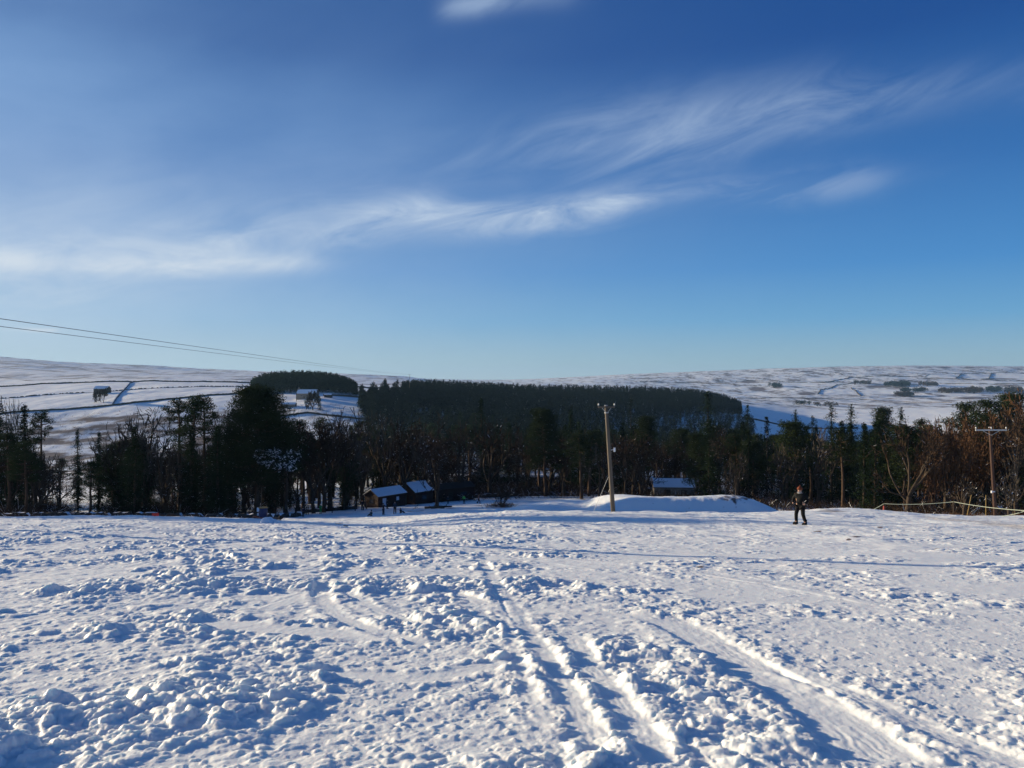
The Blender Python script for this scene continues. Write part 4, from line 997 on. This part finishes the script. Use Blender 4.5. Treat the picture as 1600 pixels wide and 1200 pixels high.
def opening(o, name, c, d, mat, frame=None):
    """door or window slab set 3 cm proud; c centre, d size"""
    b = MB(); b.box(c, d); q = b.build(name, M[mat], o)
    if frame:
        f = MB(); t = .07; X_, Y_, Z_ = d
        if X_ < Y_:   # faces along X
            for s in (-1, 1): f.box((c[0], c[1]+s*(Y_/2+t/2), c[2]), (X_+.03, t, Z_+2*t)); f.box((c[0], c[1], c[2]+s*(Z_/2+t/2)), (X_+.03, Y_, t))
        else:
            for s in (-1, 1): f.box((c[0]+s*(X_/2+t/2), c[1], c[2]), (t, Y_+.03, Z_+2*t)); f.box((c[0], c[1], c[2]+s*(Z_/2+t/2)), (X_, Y_+.03, t))
        f.build('frame', M[frame], q)
    return q
RZ = math.radians(-38)
h1 = gable('wooden_hut', 'left brown wooden hut with a snow-covered roof and a pale window', 'hut', 602, 143, RZ, 3.6, 6.8, 2.4, 3.4, 'hut')
opening(h1, 'window', (1.82, 1.4, 1.55), (.06, .7, .7), 'paleglass', 'huttrim'); opening(h1, 'door', (1.82, -1.9, 1.0), (.06, .9, 1.9), 'paleglass', 'huttrim')
opening(h1, 'window', (0, -3.42, 1.4), (1.0, .06, .8), 'glass', 'huttrim')
h2 = gable('wooden_hut', 'middle brown wooden hut with a snowy roof and its plain dark gable', 'hut', 649, 151, RZ, 4.8, 4.8, 2.7, 4.2, 'hut')
opening(h2, 'door', (-.6, -2.42, 1.0), (.9, .06, 1.9), 'huttrim', 'huttrim'); opening(h2, 'window', (1.4, -2.42, 1.5), (.9, .06, .8), 'glass', 'huttrim'); opening(h2, 'window', (2.42, 0, 1.5), (.06, 1.2, .8), 'glass', 'huttrim')
h3 = gable('wooden_shed', 'long low dark wooden shed beyond the spreading tree, without snow on its side', 'shed', 703, 158, math.radians(-52), 3.6, 9.5, 2.8, 3.6, 'hut', roofm='none')
opening(h3, 'door', (1.82, -1, 1.0), (.06, 1.0, 1.9), 'huttrim', 'huttrim'); opening(h3, 'window', (1.82, 2.2, 1.5), (.06, 1.4, .7), 'glass', 'huttrim')
sb_ = gable('stone_outbuilding', 'low stone building with a snowy roof among the trees right of the tall utility pole', 'outbuilding', 1052, 168, math.radians(84), 5, 8.5, 2.6, 4.0, 'farmwall')
opening(sb_, 'door', (-2.53, 1.5, 1.0), (.06, 1.2, 2.0), 'huttrim', 'huttrim'); opening(sb_, 'window', (-2.53, -2, 1.5), (.06, 1.0, .8), 'glass', 'huttrim')
fm = gable('farmhouse', 'old stone farmhouse with a snowy roof in front of the hilltop conifers', 'farmhouse', 481, 612, math.radians(82), 7, 16, 4.0, 7.0, 'farmwall', sink=3)
b = MB(); b.box((0, 7.4, 7.6), (1.0, 1.0, 2.2)); b.build('chimney', M['farmwall'], fm)
for k in (-4.5, -1, 4): opening(fm, 'window', (-3.53, k, 2.4), (.08, 1.1, 1.2), 'glass', 'cream')
opening(fm, 'door', (-3.53, 1.6, 1.1), (.08, 1.1, 2.1), 'huttrim', 'cream')
ab = gable('farm_shed', 'low stone shed with a snow roof just below the farmhouse at its left', 'shed', 451, 575, math.radians(88), 4, 11, 2.2, 3.4, 'farmwall', sink=2)
opening(ab, 'door', (-2.03, 1, 1.0), (.08, 1.6, 2.0), 'huttrim')
ag = gable('farm_porch', 'small cream-walled lean-to lit by the sun in front of the farmhouse', 'outbuilding', 478, 585, math.radians(10), 2.6, 3, 1.9, 3.0, 'cream', sink=2)
opening(ag, 'door', (0, -1.53, .9), (.8, .06, 1.8), 'huttrim')
ah = gable('farm_shed', 'tiny shed with a white roof standing right of the farmhouse', 'shed', 513, 622, math.radians(85), 3, 6, 2.0, 2.9, 'darkstone', sink=2)
opening(ah, 'door', (-1.53, 0, .9), (.06, 1.0, 1.8), 'huttrim')
br = gable('stone_barn', 'small stone field barn on the left hillside above two bare trees', 'barn', 160, 705, math.radians(84), 7, 12.5, 4.2, 6.6, 'darkstone', sink=2)
opening(br, 'door', (-3.53, -1, 1.5), (.08, 2.2, 3.0), 'huttrim')
opening(br, 'window', (-3.53, 3.4, 2.4), (.08, .9, .9), 'glass')
p = at(463, 600); o = thing('flag_mast', 'thin dark mast at the left gable of the farmhouse', 'mast', p); b = MB(); b.tube([(0, 0, -1), (0, 0, 8.5)], [.22, .16]); b.build('pole', M['darkstone'], o); b = MB(); b.ball((0, 0, 8.6), .28); b.build('cap', M['darkstone'], o)

# ------------------------------------------------------------------ poles, wires, ropes
def pole(name, label, px, Y, top_px, top_py, r0, r1, mat, arm, arm_drop, arm_rz, ins, base=None, group=None):
    p = at(px, Y) if base is None else base
    o = thing(name, label, 'utility pole', p, 0, group); Yt = p.y
    t = Vector(((top_px-800)/F*Yt-p.x, 0, top_z(top_py, Yt)-p.z)); u = t.normalized()
    b = MB(); b.tube([u*-.8, t*.25, t*.5, t*.75, t], [r0*1.03, r0*.9+r1*.1, (r0+r1)/2, r0*.2+r1*.8, r1], 14); b.build('shaft', M[mat], o, True)
    b = MB(); b.tube([t, t+u*.05], [r1*1.12, r1*.8], 14); b.build('cap', M['steel'], o)
    c = t-u*arm_drop; ca = Vector((math.cos(arm_rz), math.sin(arm_rz), 0)); off = Vector((0, -r1-.05, 0))
    b = MB(); b.box(c+off, (arm, .09, .11), (0, 0, arm_rz)); ar = b.build('crossarm', M['pole_wood' if mat == 'pole_wood' else 'steel'], o)
    for s in (-1, 1):
        b = MB(); b.tube([c+off+ca*s*arm*.3, c+off-u*.45+ca*s*.03], .018, 6); b.build('brace', M['steel'], o)
    for s in ins:
        q = c+off+ca*arm*.5*s+Vector((0, 0, .055)); b = MB()
        b.tube([q, q+Vector((0, 0, .10))], .012, 6)
        b.build('insulator_pin', M['steel'], ar)
        b = MB(); b.tube([q+Vector((0, 0, .09)), q+Vector((0, 0, .12)), q+Vector((0, 0, .15)), q+Vector((0, 0, .19)), q+Vector((0, 0, .23))], [.055, .07, .045, .06, .03], 10)
        b.build('insulator', M['ceramic'], ar, True)
    return o, t, c+off, ca
o, t, c, ca = pole('utility_pole', 'tall weathered wooden utility pole leaning slightly left in mid slope', 958, 57, 947, 634, .165, .125, 'pole_wood', 1.25, .10, .1, (-.95, .95))
b = MB(); u = t.normalized(); k = t*.58; b.tube([k, k+Vector((.34, -.05, .06))], .025, 6); b.box(k+Vector((.4, -.05, .05)), (.13, .16, .30)); b.build('floodlight', M['white'], o)
b = MB(); b.tube([u*(t.length*.93), u*(t.length*.94)], [.158, .158], 14); b.build('band', M['steel'], o)
b = MB(); b.tube([t*.33+Vector((-.18, 0, 0)), Vector((-2.2, 3.5, -3.2))], .012, 5); b.build('stay_wire', M['steel'], o)
o, t2, c2, ca2 = pole('utility_pole', 'reddish utility pole with a wide crossarm and three insulators at the right', 1555.5, 68, 1546.5, 668, .15, .11, 'red_pole', 2.75, .22, .0, (-.97, 0.02, .97))
b = MB(); b.tube([t2*.30+Vector((0, -.13, 0)), t2*.30+Vector((-.25, -.2, .02))], .05, 6); b.box(t2*.30+Vector((-.3, -.2, 0)), (.12, .1, .2)); b.build('bracket', M['white'], o)
pb = Vector((-28.7, 33.6, gz(-28.7, 33.6)))
o, t3, c3, ca3 = pole('utility_pole', 'utility pole left of the view that carries the wires across the sky', 0, 0, -140, 440, .22, .18, 'pole_wood', 1.9, .25, .5, (-.9, .9), base=pb)
pf = at(640, 655); o, t4, c4, ca4 = pole('utility_pole', 'distant utility pole where the wires end beside the long plantation', 640, 655, 640, 585, .18, .15, 'pole_wood', 2.6, .25, .2, (-.9, .9))
def wire(name, label, a, b_, sag, r0, mat='wire', n=60, cat='wire'):
    pts = []
    for i in range(n+1):
        t_ = (i/n)**2.0; p = a.lerp(b_, t_); p.z -= 4*sag*t_*(1-t_); pts.append(p)
    m = MB(); m.tube(pts, r0, 5); o = m.build(name, M[mat], None, True); tag(o, label, cat); return o
def wpt(px, py, Y): return Vector(((px-800)/F*Y, Y, top_z(py, Y)))
A1 = pb+c3-ca3*.85+Vector((0, 0, .25)); A2 = pb+c3+ca3*.85+Vector((0, 0, .25))
wire('overhead_wire', 'upper overhead wire sloping down across the sky at the left', wpt(-140, 478, 36), pf+c4+ca4*1.1+Vector((0, 0, .2)), 0.6, .020)
wire('overhead_wire', 'lower overhead wire sloping down across the sky at the left', wpt(-128, 494, 34.5), pf+c4-ca4*1.1+Vector((0, 0, .2)), 0.6, .016)

def rope(name, label, pts, r, mat='rope'):
    Q = []
    for a, b_ in zip(pts[:-1], pts[1:]):
        for i in range(10):
            t_ = i/10; p = a.lerp(b_, t_); p.z -= .12*4*t_*(1-t_); Q.append(p)
    Q.append(pts[-1]); m = MB(); m.tube(Q, r, 6); o = m.build(name, M[mat], None, True); tag(o, label, 'rope')
P1 = wpt(1381, 787, 64); P2 = wpt(1490, 784, 60); P3 = wpt(1625, 799, 46)
rope('tow_rope', 'pale rope strung over the two dark posts at the right', [wpt(1343, 803, 66), P1, P2, P3], .022)
rope('tow_rope', 'lower pale rope rising from the snow at the right edge', [wpt(1545, 807, 58), wpt(1600, 799, 50), wpt(1640, 793, 45)], .02)
def post(name, label, top, h, r, mat, lean=0, extra=None):
    o = thing(name, label, 'post', top-Vector((0, 0, h))); m = MB(); m.tube([(0, 0, -.5), (lean*.5, 0, h*.5), (lean, 0, h+.05)], [r, r*.95, r*.85], 8); m.build('shaft', M[mat], o)
    if extra: m = MB(); m.tube([(lean*.55, 0, h*.45), (lean*.9, 0, h*.9)], [r*2.4, r*1.6], 8); m.build('wrap', M[extra], o)
    else: m = MB(); m.tube([(lean, 0, h+.05), (lean, 0, h+.09)], [r*.85, r*.3], 8); m.build('cap', M[mat], o)
    return o
post('rope_post', 'dark post with a faded red wrap carrying the rope at the right', P1-Vector((0, .0, .02)), 1.6, .05, 'bark', .02, 'barkredtape')
post('rope_post', 'plain dark post carrying the rope between the red-wrapped post and the right-hand pole', P2-Vector((0, 0, .02)), 1.6, .06, 'bark')
post('marker_stake', 'leaning yellow stake left of the right-hand pole', wpt(1511, 774, 66), 1.8, .035, 'yellow', 0.0).rotation_euler = (0, .2, 0)
post('marker_stake', 'upright yellow stake close to the right-hand pole', wpt(1540.5, 775, 66), 2.0, .035, 'yellow')
for k, (px, Y, h, lab) in enumerate([(478.5, 119, 1.15, 'left one of two dark posts by the small crooked tree'), (481.5, 119, 1.35, 'right one of two dark posts by the small crooked tree'),
      (450, 104, .8, 'pale post standing under the big evergreen'), (519, 122, .9, 'dark post at the rubble wall right of the child in green'), (555, 128, 1.0, 'dark post where the rubble wall meets the left hut'),
      (1214, 116, 1.0, 'left post of the gateway seen left of the skier'), (1224, 116, 1.0, 'right post of the gateway seen left of the skier')]):
    q = at(px, Y); post('fence_post', lab, q+Vector((0, 0, h)), h, .08, 'bark' if k != 2 else 'pole_wood')

# ------------------------------------------------------------------ people
def skin_mesh(name, pts, edges, mats, sub=1):
    """pts: list of (x,y,z,r); grown to one surface with a skin modifier"""
    me = bpy.data.meshes.new(name); me.from_pydata([p[:3] for p in pts], edges, [])
    ob = bpy.data.objects.new(name, me); C.objects.link(ob)
    md = ob.modifiers.new('s', 'SKIN'); md.use_smooth_shade = True
    for i, p in enumerate(pts):
        rr = p[3] if isinstance(p[3], tuple) else (p[3], p[3]); me.skin_vertices[0].data[i].radius = rr
    me.skin_vertices[0].data[0].use_root = True
    sb = ob.modifiers.new('d', 'SUBSURF'); sb.levels = sub; sb.render_levels = sub
    dg = bpy.context.evaluated_depsgraph_get(); out = bpy.data.meshes.new_from_object(ob.evaluated_get(dg)); out.name = name
    bpy.data.objects.remove(ob); out.materials.clear(); out.materials.append(mats)
    return out
POSES = {
 'stand': dict(hip=.92, knee=[(-.11, -.03, .5), (.11, -.03, .5)], ank=[(-.13, 0, .09), (.13, 0, .09)], elb=[(-.27, .03, 1.14), (.27, .03, 1.14)], wri=[(-.26, -.10, .93), (.26, -.10, .93)], lean=0),
 'ski': dict(hip=.90, knee=[(-.13, -.10, .5), (.14, -.10, .49)], ank=[(-.17, .02, .09), (.19, .02, .09)], elb=[(-.30, .05, 1.14), (.30, .04, 1.14)], wri=[(-.22, -.20, 1.0), (.24, -.19, .99)], lean=-.06),
 'walk': dict(hip=.91, knee=[(-.09, -.20, .52), (.10, .04, .49)], ank=[(-.10, -.22, .10), (.11, .28, .15)], elb=[(-.26, .14, 1.16), (.26, -.06, 1.14)], wri=[(-.25, .02, .95), (.24, -.26, 1.0)], lean=-.05),
 'arms': dict(hip=.92, knee=[(-.10, -.03, .5), (.10, -.03, .5)], ank=[(-.11, 0, .09), (.11, 0, .09)], elb=[(-.40, 0, 1.28), (.40, 0, 1.26)], wri=[(-.56, -.08, 1.12), (.58, -.08, 1.1)], lean=0),
 'sit': dict(hip=.16, knee=[(-.13, -.40, .40), (.13, -.42, .38)], ank=[(-.13, -.72, .08), (.14, -.74, .08)], elb=[(-.27, .03, .42), (.27, -.02, .42)], wri=[(-.22, -.22, .36), (.22, -.24, .36)], lean=.04),
}
def person(label, p, pose, H=1.75, rz=0, coat='black_coat', cc=(.02, .02, .025), trouser=(.015, .015, .02), hat=None, hair=(.05, .03, .02), group=None, fingers=True, scarf=None, gear=None):
    q = POSES[pose]; S = H/1.75; h = q['hip']; ln = q['lean']
    o = thing('person', label, 'person', p, rz, group); o.scale = (S, S, S)
    def up(z): return (0, ln*(z/.8), h+z)
    pel = (*up(0), (.14, .11)); sp = (*up(.22), (.13, .10)); ch = (*up(.42), (.165, .115)); nk = (*up(.56), .055)
    hd = (0, ln-.015, h+.68, (.075, .09)); ht = (0, ln-.005, h+.775, (.065, .078)); ns = (0, ln-.115, h+.685, .014); chn = (0, ln-.06, h+.62, .045)
    pts = [pel, sp, ch, nk, hd, ht, chn]; ed = [(0, 1), (1, 2), (2, 3), (3, 4), (4, 5), (4, 6)]
    def arm(i, grow=0.0, hand=True):
        s = -1 if i == 0 else 1; sh = (s*.165, up(.5)[1], h+.49); el_ = q['elb'][i]; wr = q['wri'][i]
        base = len(pts); pts.append((*sh, .062+grow)); pts.append((*el_, .042+grow)); pts.append((*wr, .028+grow)); ed.extend([(2, base), (base, base+1), (base+1, base+2)])
        if hand:
            d = (Vector(wr)-Vector(el_)).normalized(); pc = Vector(wr)+d*.07; pts.append((*pc, (.036, .02))); ed.append((base+2, base+3))
    arm(0); arm(1)
    for i in (0, 1):
        s = -1 if i == 0 else 1; base = len(pts); k = q['knee'][i]; a = q['ank'][i]
        pts.append((s*.09, ln*0, h-.04, .085)); pts.append((*k, .058)); pts.append((*a, .04)); pts.append((a[0]+s*.01, a[1]-.15, a[2]-.045, .038))
        ed.extend([(0, base), (base, base+1), (base+1, base+2), (base+2, base+3)])
    body = link('body', skin_mesh('body', pts, ed, M['skin']), o)
    if fingers:
        for i in (0, 1):
            m = MB(); el_ = Vector(q['elb'][i]); wr = Vector(q['wri'][i]); d = (wr-el_).normalized(); side = d.cross(Vector((0, 1, .2))).normalized(); pal = d.cross(side)
            pc = wr+d*.10
            for j, (of, L) in enumerate(((-.030, .070), (-.010, .078), (.010, .074), (.029, .058))):
                a = pc+side*of; m.tube([a, a+d*L*.5+pal*.006, a+d*L*.8+pal*.022, a+d*L*.9+pal*.045], [.010, .0095, .009, .007], 6)
            a = wr+d*.04+side*.034*(1 if i else -1); m.tube([a, a+side*.03*(1 if i else -1)+d*.03, a+side*.035*(1 if i else -1)+d*.062], [.012, .011, .008], 6)
            m.build('fingers', cloth('dark_gloves', (.015, .015, .017)), body, True)
    m = MB(); m.ball((0, ln-.108, h+.69), .016, 8, sc=(.8, 1.1, 1.5)); m.build('nose', M['skin'], body, True)
    for s in (-1, 1):
        m = MB(); m.ball((s*.03, ln-.094, h+.725), .011, 8); m.build('eye', M['hair'], body, True)
        m = MB(); m.ball((s*.08, ln-.01, h+.70), .024, 8, sc=(.4, .8, 1.2)); m.build('ear', M['skin'], body, True)
    m = MB(); m.box((0, ln-.098, h+.652), (.042, .012, .009)); m.build('mouth', cloth('lips', (.35, .14, .12)), body)
    # clothes: their own surfaces a little outside the body
    g = .026
    jp = [(*up(-.10), (.165, .135)), (*up(.05), (.155, .125)), (*up(.22), (.155, .13)), (*up(.42), (.185, .142)), (*up(.545), (.085, .08))]; je = [(0, 1), (1, 2), (2, 3), (3, 4)]
    for i in (0, 1):
        s = -1 if i == 0 else 1; b0 = len(jp); e_ = q['elb'][i]; wv = q['wri'][i]
        jp += [(s*.165, up(.5)[1], h+.475, .088), (*e_, .070), (*wv, .050)]; je += [(3, b0), (b0, b0+1), (b0+1, b0+2)]
    link('jacket', skin_mesh('jacket', jp, je, cloth(coat, cc)), o)
    tp = [(0, 0, h+.02, (.15, .12))]; te = []
    for i in (0, 1):
        s = -1 if i == 0 else 1; b0 = len(tp); k = q['knee'][i]; a = q['ank'][i]
        tp += [(s*.09, 0, h-.06, .108), (*k, .082), (a[0], a[1], a[2]+.04, .07)]; te += [(0, b0), (b0, b0+1), (b0+1, b0+2)]
    link('trousers', skin_mesh('trousers', tp, te, cloth('trousers_%d_%d_%d' % tuple(int(v*999) for v in trouser), trouser)), o)
    for i in (0, 1):
        a = Vector(q['ank'][i]); m = MB(); m.tube([a+Vector((0, .02, .14)), a+Vector((0, .02, .0)), a+Vector((0, .015, -.06))], [.062, .06, .062], 10)
        m.box(a+Vector((0, -.085, -.04)), (.125, .29, .105), taper=.86); m.build('boot', cloth('dark_boots', (.015, .015, .018)), o)
    if hat:
        m = MB(); m.ball((0, ln+.0, h+.765), .112, 12, sc=(.9, 1.02, .95)); m.tube([(0, ln, h+.735), (0, ln, h+.775)], [.112, .108], 12); m.ball((0, ln+.02, h+.885), .03, 8)
        m.build('hat', cloth('hat_%d_%d' % (hat[0]*999, hat[1]*999), hat), o, True)
    m = MB(); m.ball((0, ln+.022, h+.735), .098, 12, sc=(.9, 1.0, 1.12)); m.build('hair', cloth('hair_%d_%d' % (hair[0]*999, hair[1]*999), hair), o, True)
    if scarf: m = MB(); m.tube([(0, ln, h+.56), (0, ln-.01, h+.61)], [.088, .08], 12); m.box((-.02, ln-.10, h+.60), (.10, .03, .05)); m.build('scarf', cloth('pale_scarf', scarf), o)
    if gear == 'board':
        m = MB(); m.tube([(-.75, .0, .03), (-.66, 0, -.005), (.66, 0, -.005), (.75, 0, .03)], [.02, .12, .12, .02], 8); m.v = [(a, b_, (c-.0)*.14+.0) for a, b_, c in m.v]
        m.build('snowboard', cloth('dark_board', (.03, .03, .04)), o)
    return o
q = at(1250.5, 35.6); q.z += .02
sk_ = person('skier in black with an orange-brown hat, alone on the right of the slope', q, 'ski', 1.74, math.radians(-40), 'black_jacket', (.009, .010, .011), (.007, .007, .009), hat=(.17, .05, .025), hair=(.08, .035, .02), scarf=(.35, .34, .32)); sk_.scale = (1.16, 1.16, 1.0)
PEOPLE = [
 (473.5, 808, 'arms', 1.35, .4, 'navy_coat', (.02, .025, .05), (.015, .015, .02), None, 'child in dark clothes with arms out near two posts'),
 (501, 802.5, 'stand', 1.5, -.3, 'green_suit', (.05, .30, .08), (.05, .28, .08), (.7, .7, .68), 'child in a bright green snowsuit and pale hat beside the rubble wall'),
 (566, 797, 'stand', 1.72, .6, 'dark_coat', (.02, .02, .025), (.015, .015, .02), None, 'person in dark clothes, left one of the pair at the left hut'),
 (570.5, 796, 'walk', 1.70, -1.2, 'grey_coat', (.07, .06, .055), (.02, .02, .02), None, 'person in a greyish coat, right one of the pair at the left hut'),
 (580, 806.5, 'sit', 1.35, -.6, 'teal_coat', (.04, .07, .09), (.03, .03, .04), (.02, .02, .03), 'child sitting on the snow, left of the standing sledgers'),
 (599, 805, 'arms', 1.6, .9, 'brown_coat', (.06, .03, .03), (.02, .03, .06), None, 'person in brown coat and blue trousers, arm held out'),
 (605, 795, 'stand', 1.6, 2.4, 'black_coat', (.015, .015, .02), (.012, .012, .016), None, 'person in black half hidden behind the one in the brown coat'),
 (617, 803, 'stand', 1.76, .1, 'blue_coat', (.03, .045, .07), (.012, .015, .025), None, 'person in a dark blue coat standing with feet together, before the huts'),
 (626, 802, 'sit', 1.4, 1.2, 'ink_coat', (.025, .03, .05), (.02, .02, .03), None, 'child sitting on the snow just right of the person in dark blue'),
 (690, 784, 'stand', 1.6, .5, 'soot_coat', (.02, .018, .018), (.015, .012, .012), None, 'person in dark clothes by the shed, left one of the pair behind the stout trunk'),
 (694, 784, 'walk', 1.7, -.5, 'coal_coat', (.018, .018, .022), (.015, .015, .018), None, 'person in dark clothes by the shed, right one of the pair behind the stout trunk'),
 (700, 787.5, 'stand', 1.5, 0, 'petrol_coat', (.02, .04, .055), (.01, .012, .018), None, 'person in dark petrol blue just right of the stout trunk'),
 (704.5, 782, 'stand', 1.7, 0, 'orange_coat', (.40, .12, .03), (.04, .02, .02), None, 'person in an orange coat standing by the long shed'),
 (715, 777, 'walk', 1.65, 1.5, 'slate_coat', (.035, .025, .025), (.02, .015, .015), None, 'person in dark red-brown at the right end of the long shed'),
 (725, 787, 'stand', 1.6, .3, 'lime_jacket', (.16, .62, .10), (.015, .015, .02), None, 'person in a lime green jacket and black trousers on the snow right of the shed'),
 (748, 787, 'walk', 1.78, 1.57, 'night_coat', (.02, .022, .045), (.012, .015, .03), None, 'walker in navy striding across the snow, alone right of the lime jacket'),
 (1204, 794, 'sit', 1.5, .3, 'lime_jacket', (.16, .62, .10), (.015, .015, .02), None, 'small figure in lime green low behind the end of the grassy bank'),
]
for px, Y, pose, H, rz, cn, cc, tc, hat, lab in PEOPLE:
    q = hit(px, Y, 85, 300); person(lab, q, pose, H, rz, cn, cc, tc, hat, fingers=False)

# ------------------------------------------------------------------ odds and ends on the snow
q = at(411, 60); o = thing('plastic_drum', 'purple-blue drum with a yellow rim on a rusty skid at the left of the slope', 'drum', q); o.scale = (.8, .8, .88)
b = MB(); b.tube([(0, 0, .28), (0, 0, .30), (0, 0, .5), (0, 0, .54), (0, 0, .85), (0, 0, .89), (0, 0, 1.08)], [.36, .40, .40, .42, .42, .40, .40], 20); b.build('drum_body', M['drum'], o, True)
b = MB(); b.tube([(0, 0, 1.08), (0, 0, 1.14)], [.43, .43], 20); b.build('rim', M['yellow'], o)
b = MB(); b.box((-.02, 0, .15), (1.5, .7, .10)); b.box((-.5, -.3, .06), (.9, .08, .12)); b.box((-.5, .3, .06), (.9, .08, .12)); b.box((-.8, 0, .30), (.5, .12, .08), (0, -.15, 0)); b.build('skid', M['orange'], o)
b = MB(); b.box((-.42, -.18, .55), (.14, .2, .2)); b.box((-.40, -.16, .95), (.24, .22, .34)); b.build('white_cover', M['white'], o)
b = MB(); b.tube([(-.28, .2, .2), (-.20, .2, 2.9)], [.03, .022], 6); b.build('stick', M['pole_wood'], o)
q = at(428, 60); o = thing('sledge', 'dark sledge lying on the snow right of the purple-blue drum', 'sledge', q+Vector((0, 0, .05)), .05)
b = MB(); b.box((0, 0, .12), (1.3, .5, .07)); b.build('deck', M['huttrim'], o)
for s in (-1, 1): b = MB(); b.tube([(-.65, s*.22, .02), (.5, s*.22, .02), (.68, s*.22, .14), (.72, s*.22, .26)], .03, 6); b.build('runner', M['huttrim'], o)
b = MB(); b.tube([(.50, 0, .14), (.54, 0, .30), (.60, 0, .36)], [.14, .13, .05], 8); b.build('bag', M['huttrim'], o)
q = at(243, 89); o = thing('sledge', 'small red plastic sledge by the rubble wall at the left', 'sledge', q+Vector((0, 0, .35)), .3)
b = MB(); b.box((0, 0, 0), (.7, .1, .42), (.35, 0, 0)); b.build('tray', M['redplastic'], o)
b = MB(); b.box((0, -.06, .2), (.74, .06, .05), (.35, 0, 0)); b.build('rim', M['redplastic'], o)
for k, (px, Y, L, a, lab) in enumerate([(676, 124, 2.6, .1, 'fallen log left of the stout trunk in front of the huts'), (684, 122, 2.2, -.2, 'fallen log at the foot of the stout trunk'), (695, 125, 2.4, .25, 'thin fallen log right of the stout trunk')]):
    q = at(px, Y); o = thing('fallen_log', lab, 'log', q+Vector((0, 0, .15)), a); b = MB(); b.tube([(-L/2, 0, 0), (0, .05, .05), (L/2, 0, .02)], [.2, .17, .1], 8); b.build('stem', M['log'], o, True)
    b = MB(); b.tube([(.1, 0, .1), (.45, .1, .5)], [.07, .03], 5); b.tube([(-.4, 0, .1), (-.6, -.15, .42)], [.06, .02], 5); b.build('branch', M['log'], o)
q = at(1345, 57)
for k, (px, py, s, lab) in enumerate([(421, 816, .36, 'large lump of white snow right of the drum')]):
    Y = 44; z = gz((px-800)/F*Y, Y); r = np.random.RandomState(5); b = MB()
    for j in range(9): b.ball((r.uniform(-.5, .5), r.uniform(-.3, .3), r.uniform(0, .2)), r.uniform(.15, .32), 10)
    o = b.build('snow_heap', M['snow'], None, True, ((px-800)/F*Y, Y, z)); tag(o, lab, 'snow heap')

# ------------------------------------------------------------------ winter air over the valley
hm = bpy.data.materials.new('winter_haze'); hm.use_nodes = True; t = NT(hm.node_tree)
pv = t.n('ShaderNodeVolumePrincipled', {'Color': (.34, .62, 1.0, 1), 'Density': 0.00005, 'Anisotropy': .2})
t.n('ShaderNodeOutputMaterial', {'Volume': pv.outputs[0]})
b = MB(); zl, zh = min(ZR)-3, max(ZR)+30; b.box((0, 4400, (zl+zh)/2), (20400, 9400, zh-zl)); hz = b.build('haze', hm); tag(hz, 'thin blue winter haze filling the valley', 'haze', None, 'stuff')
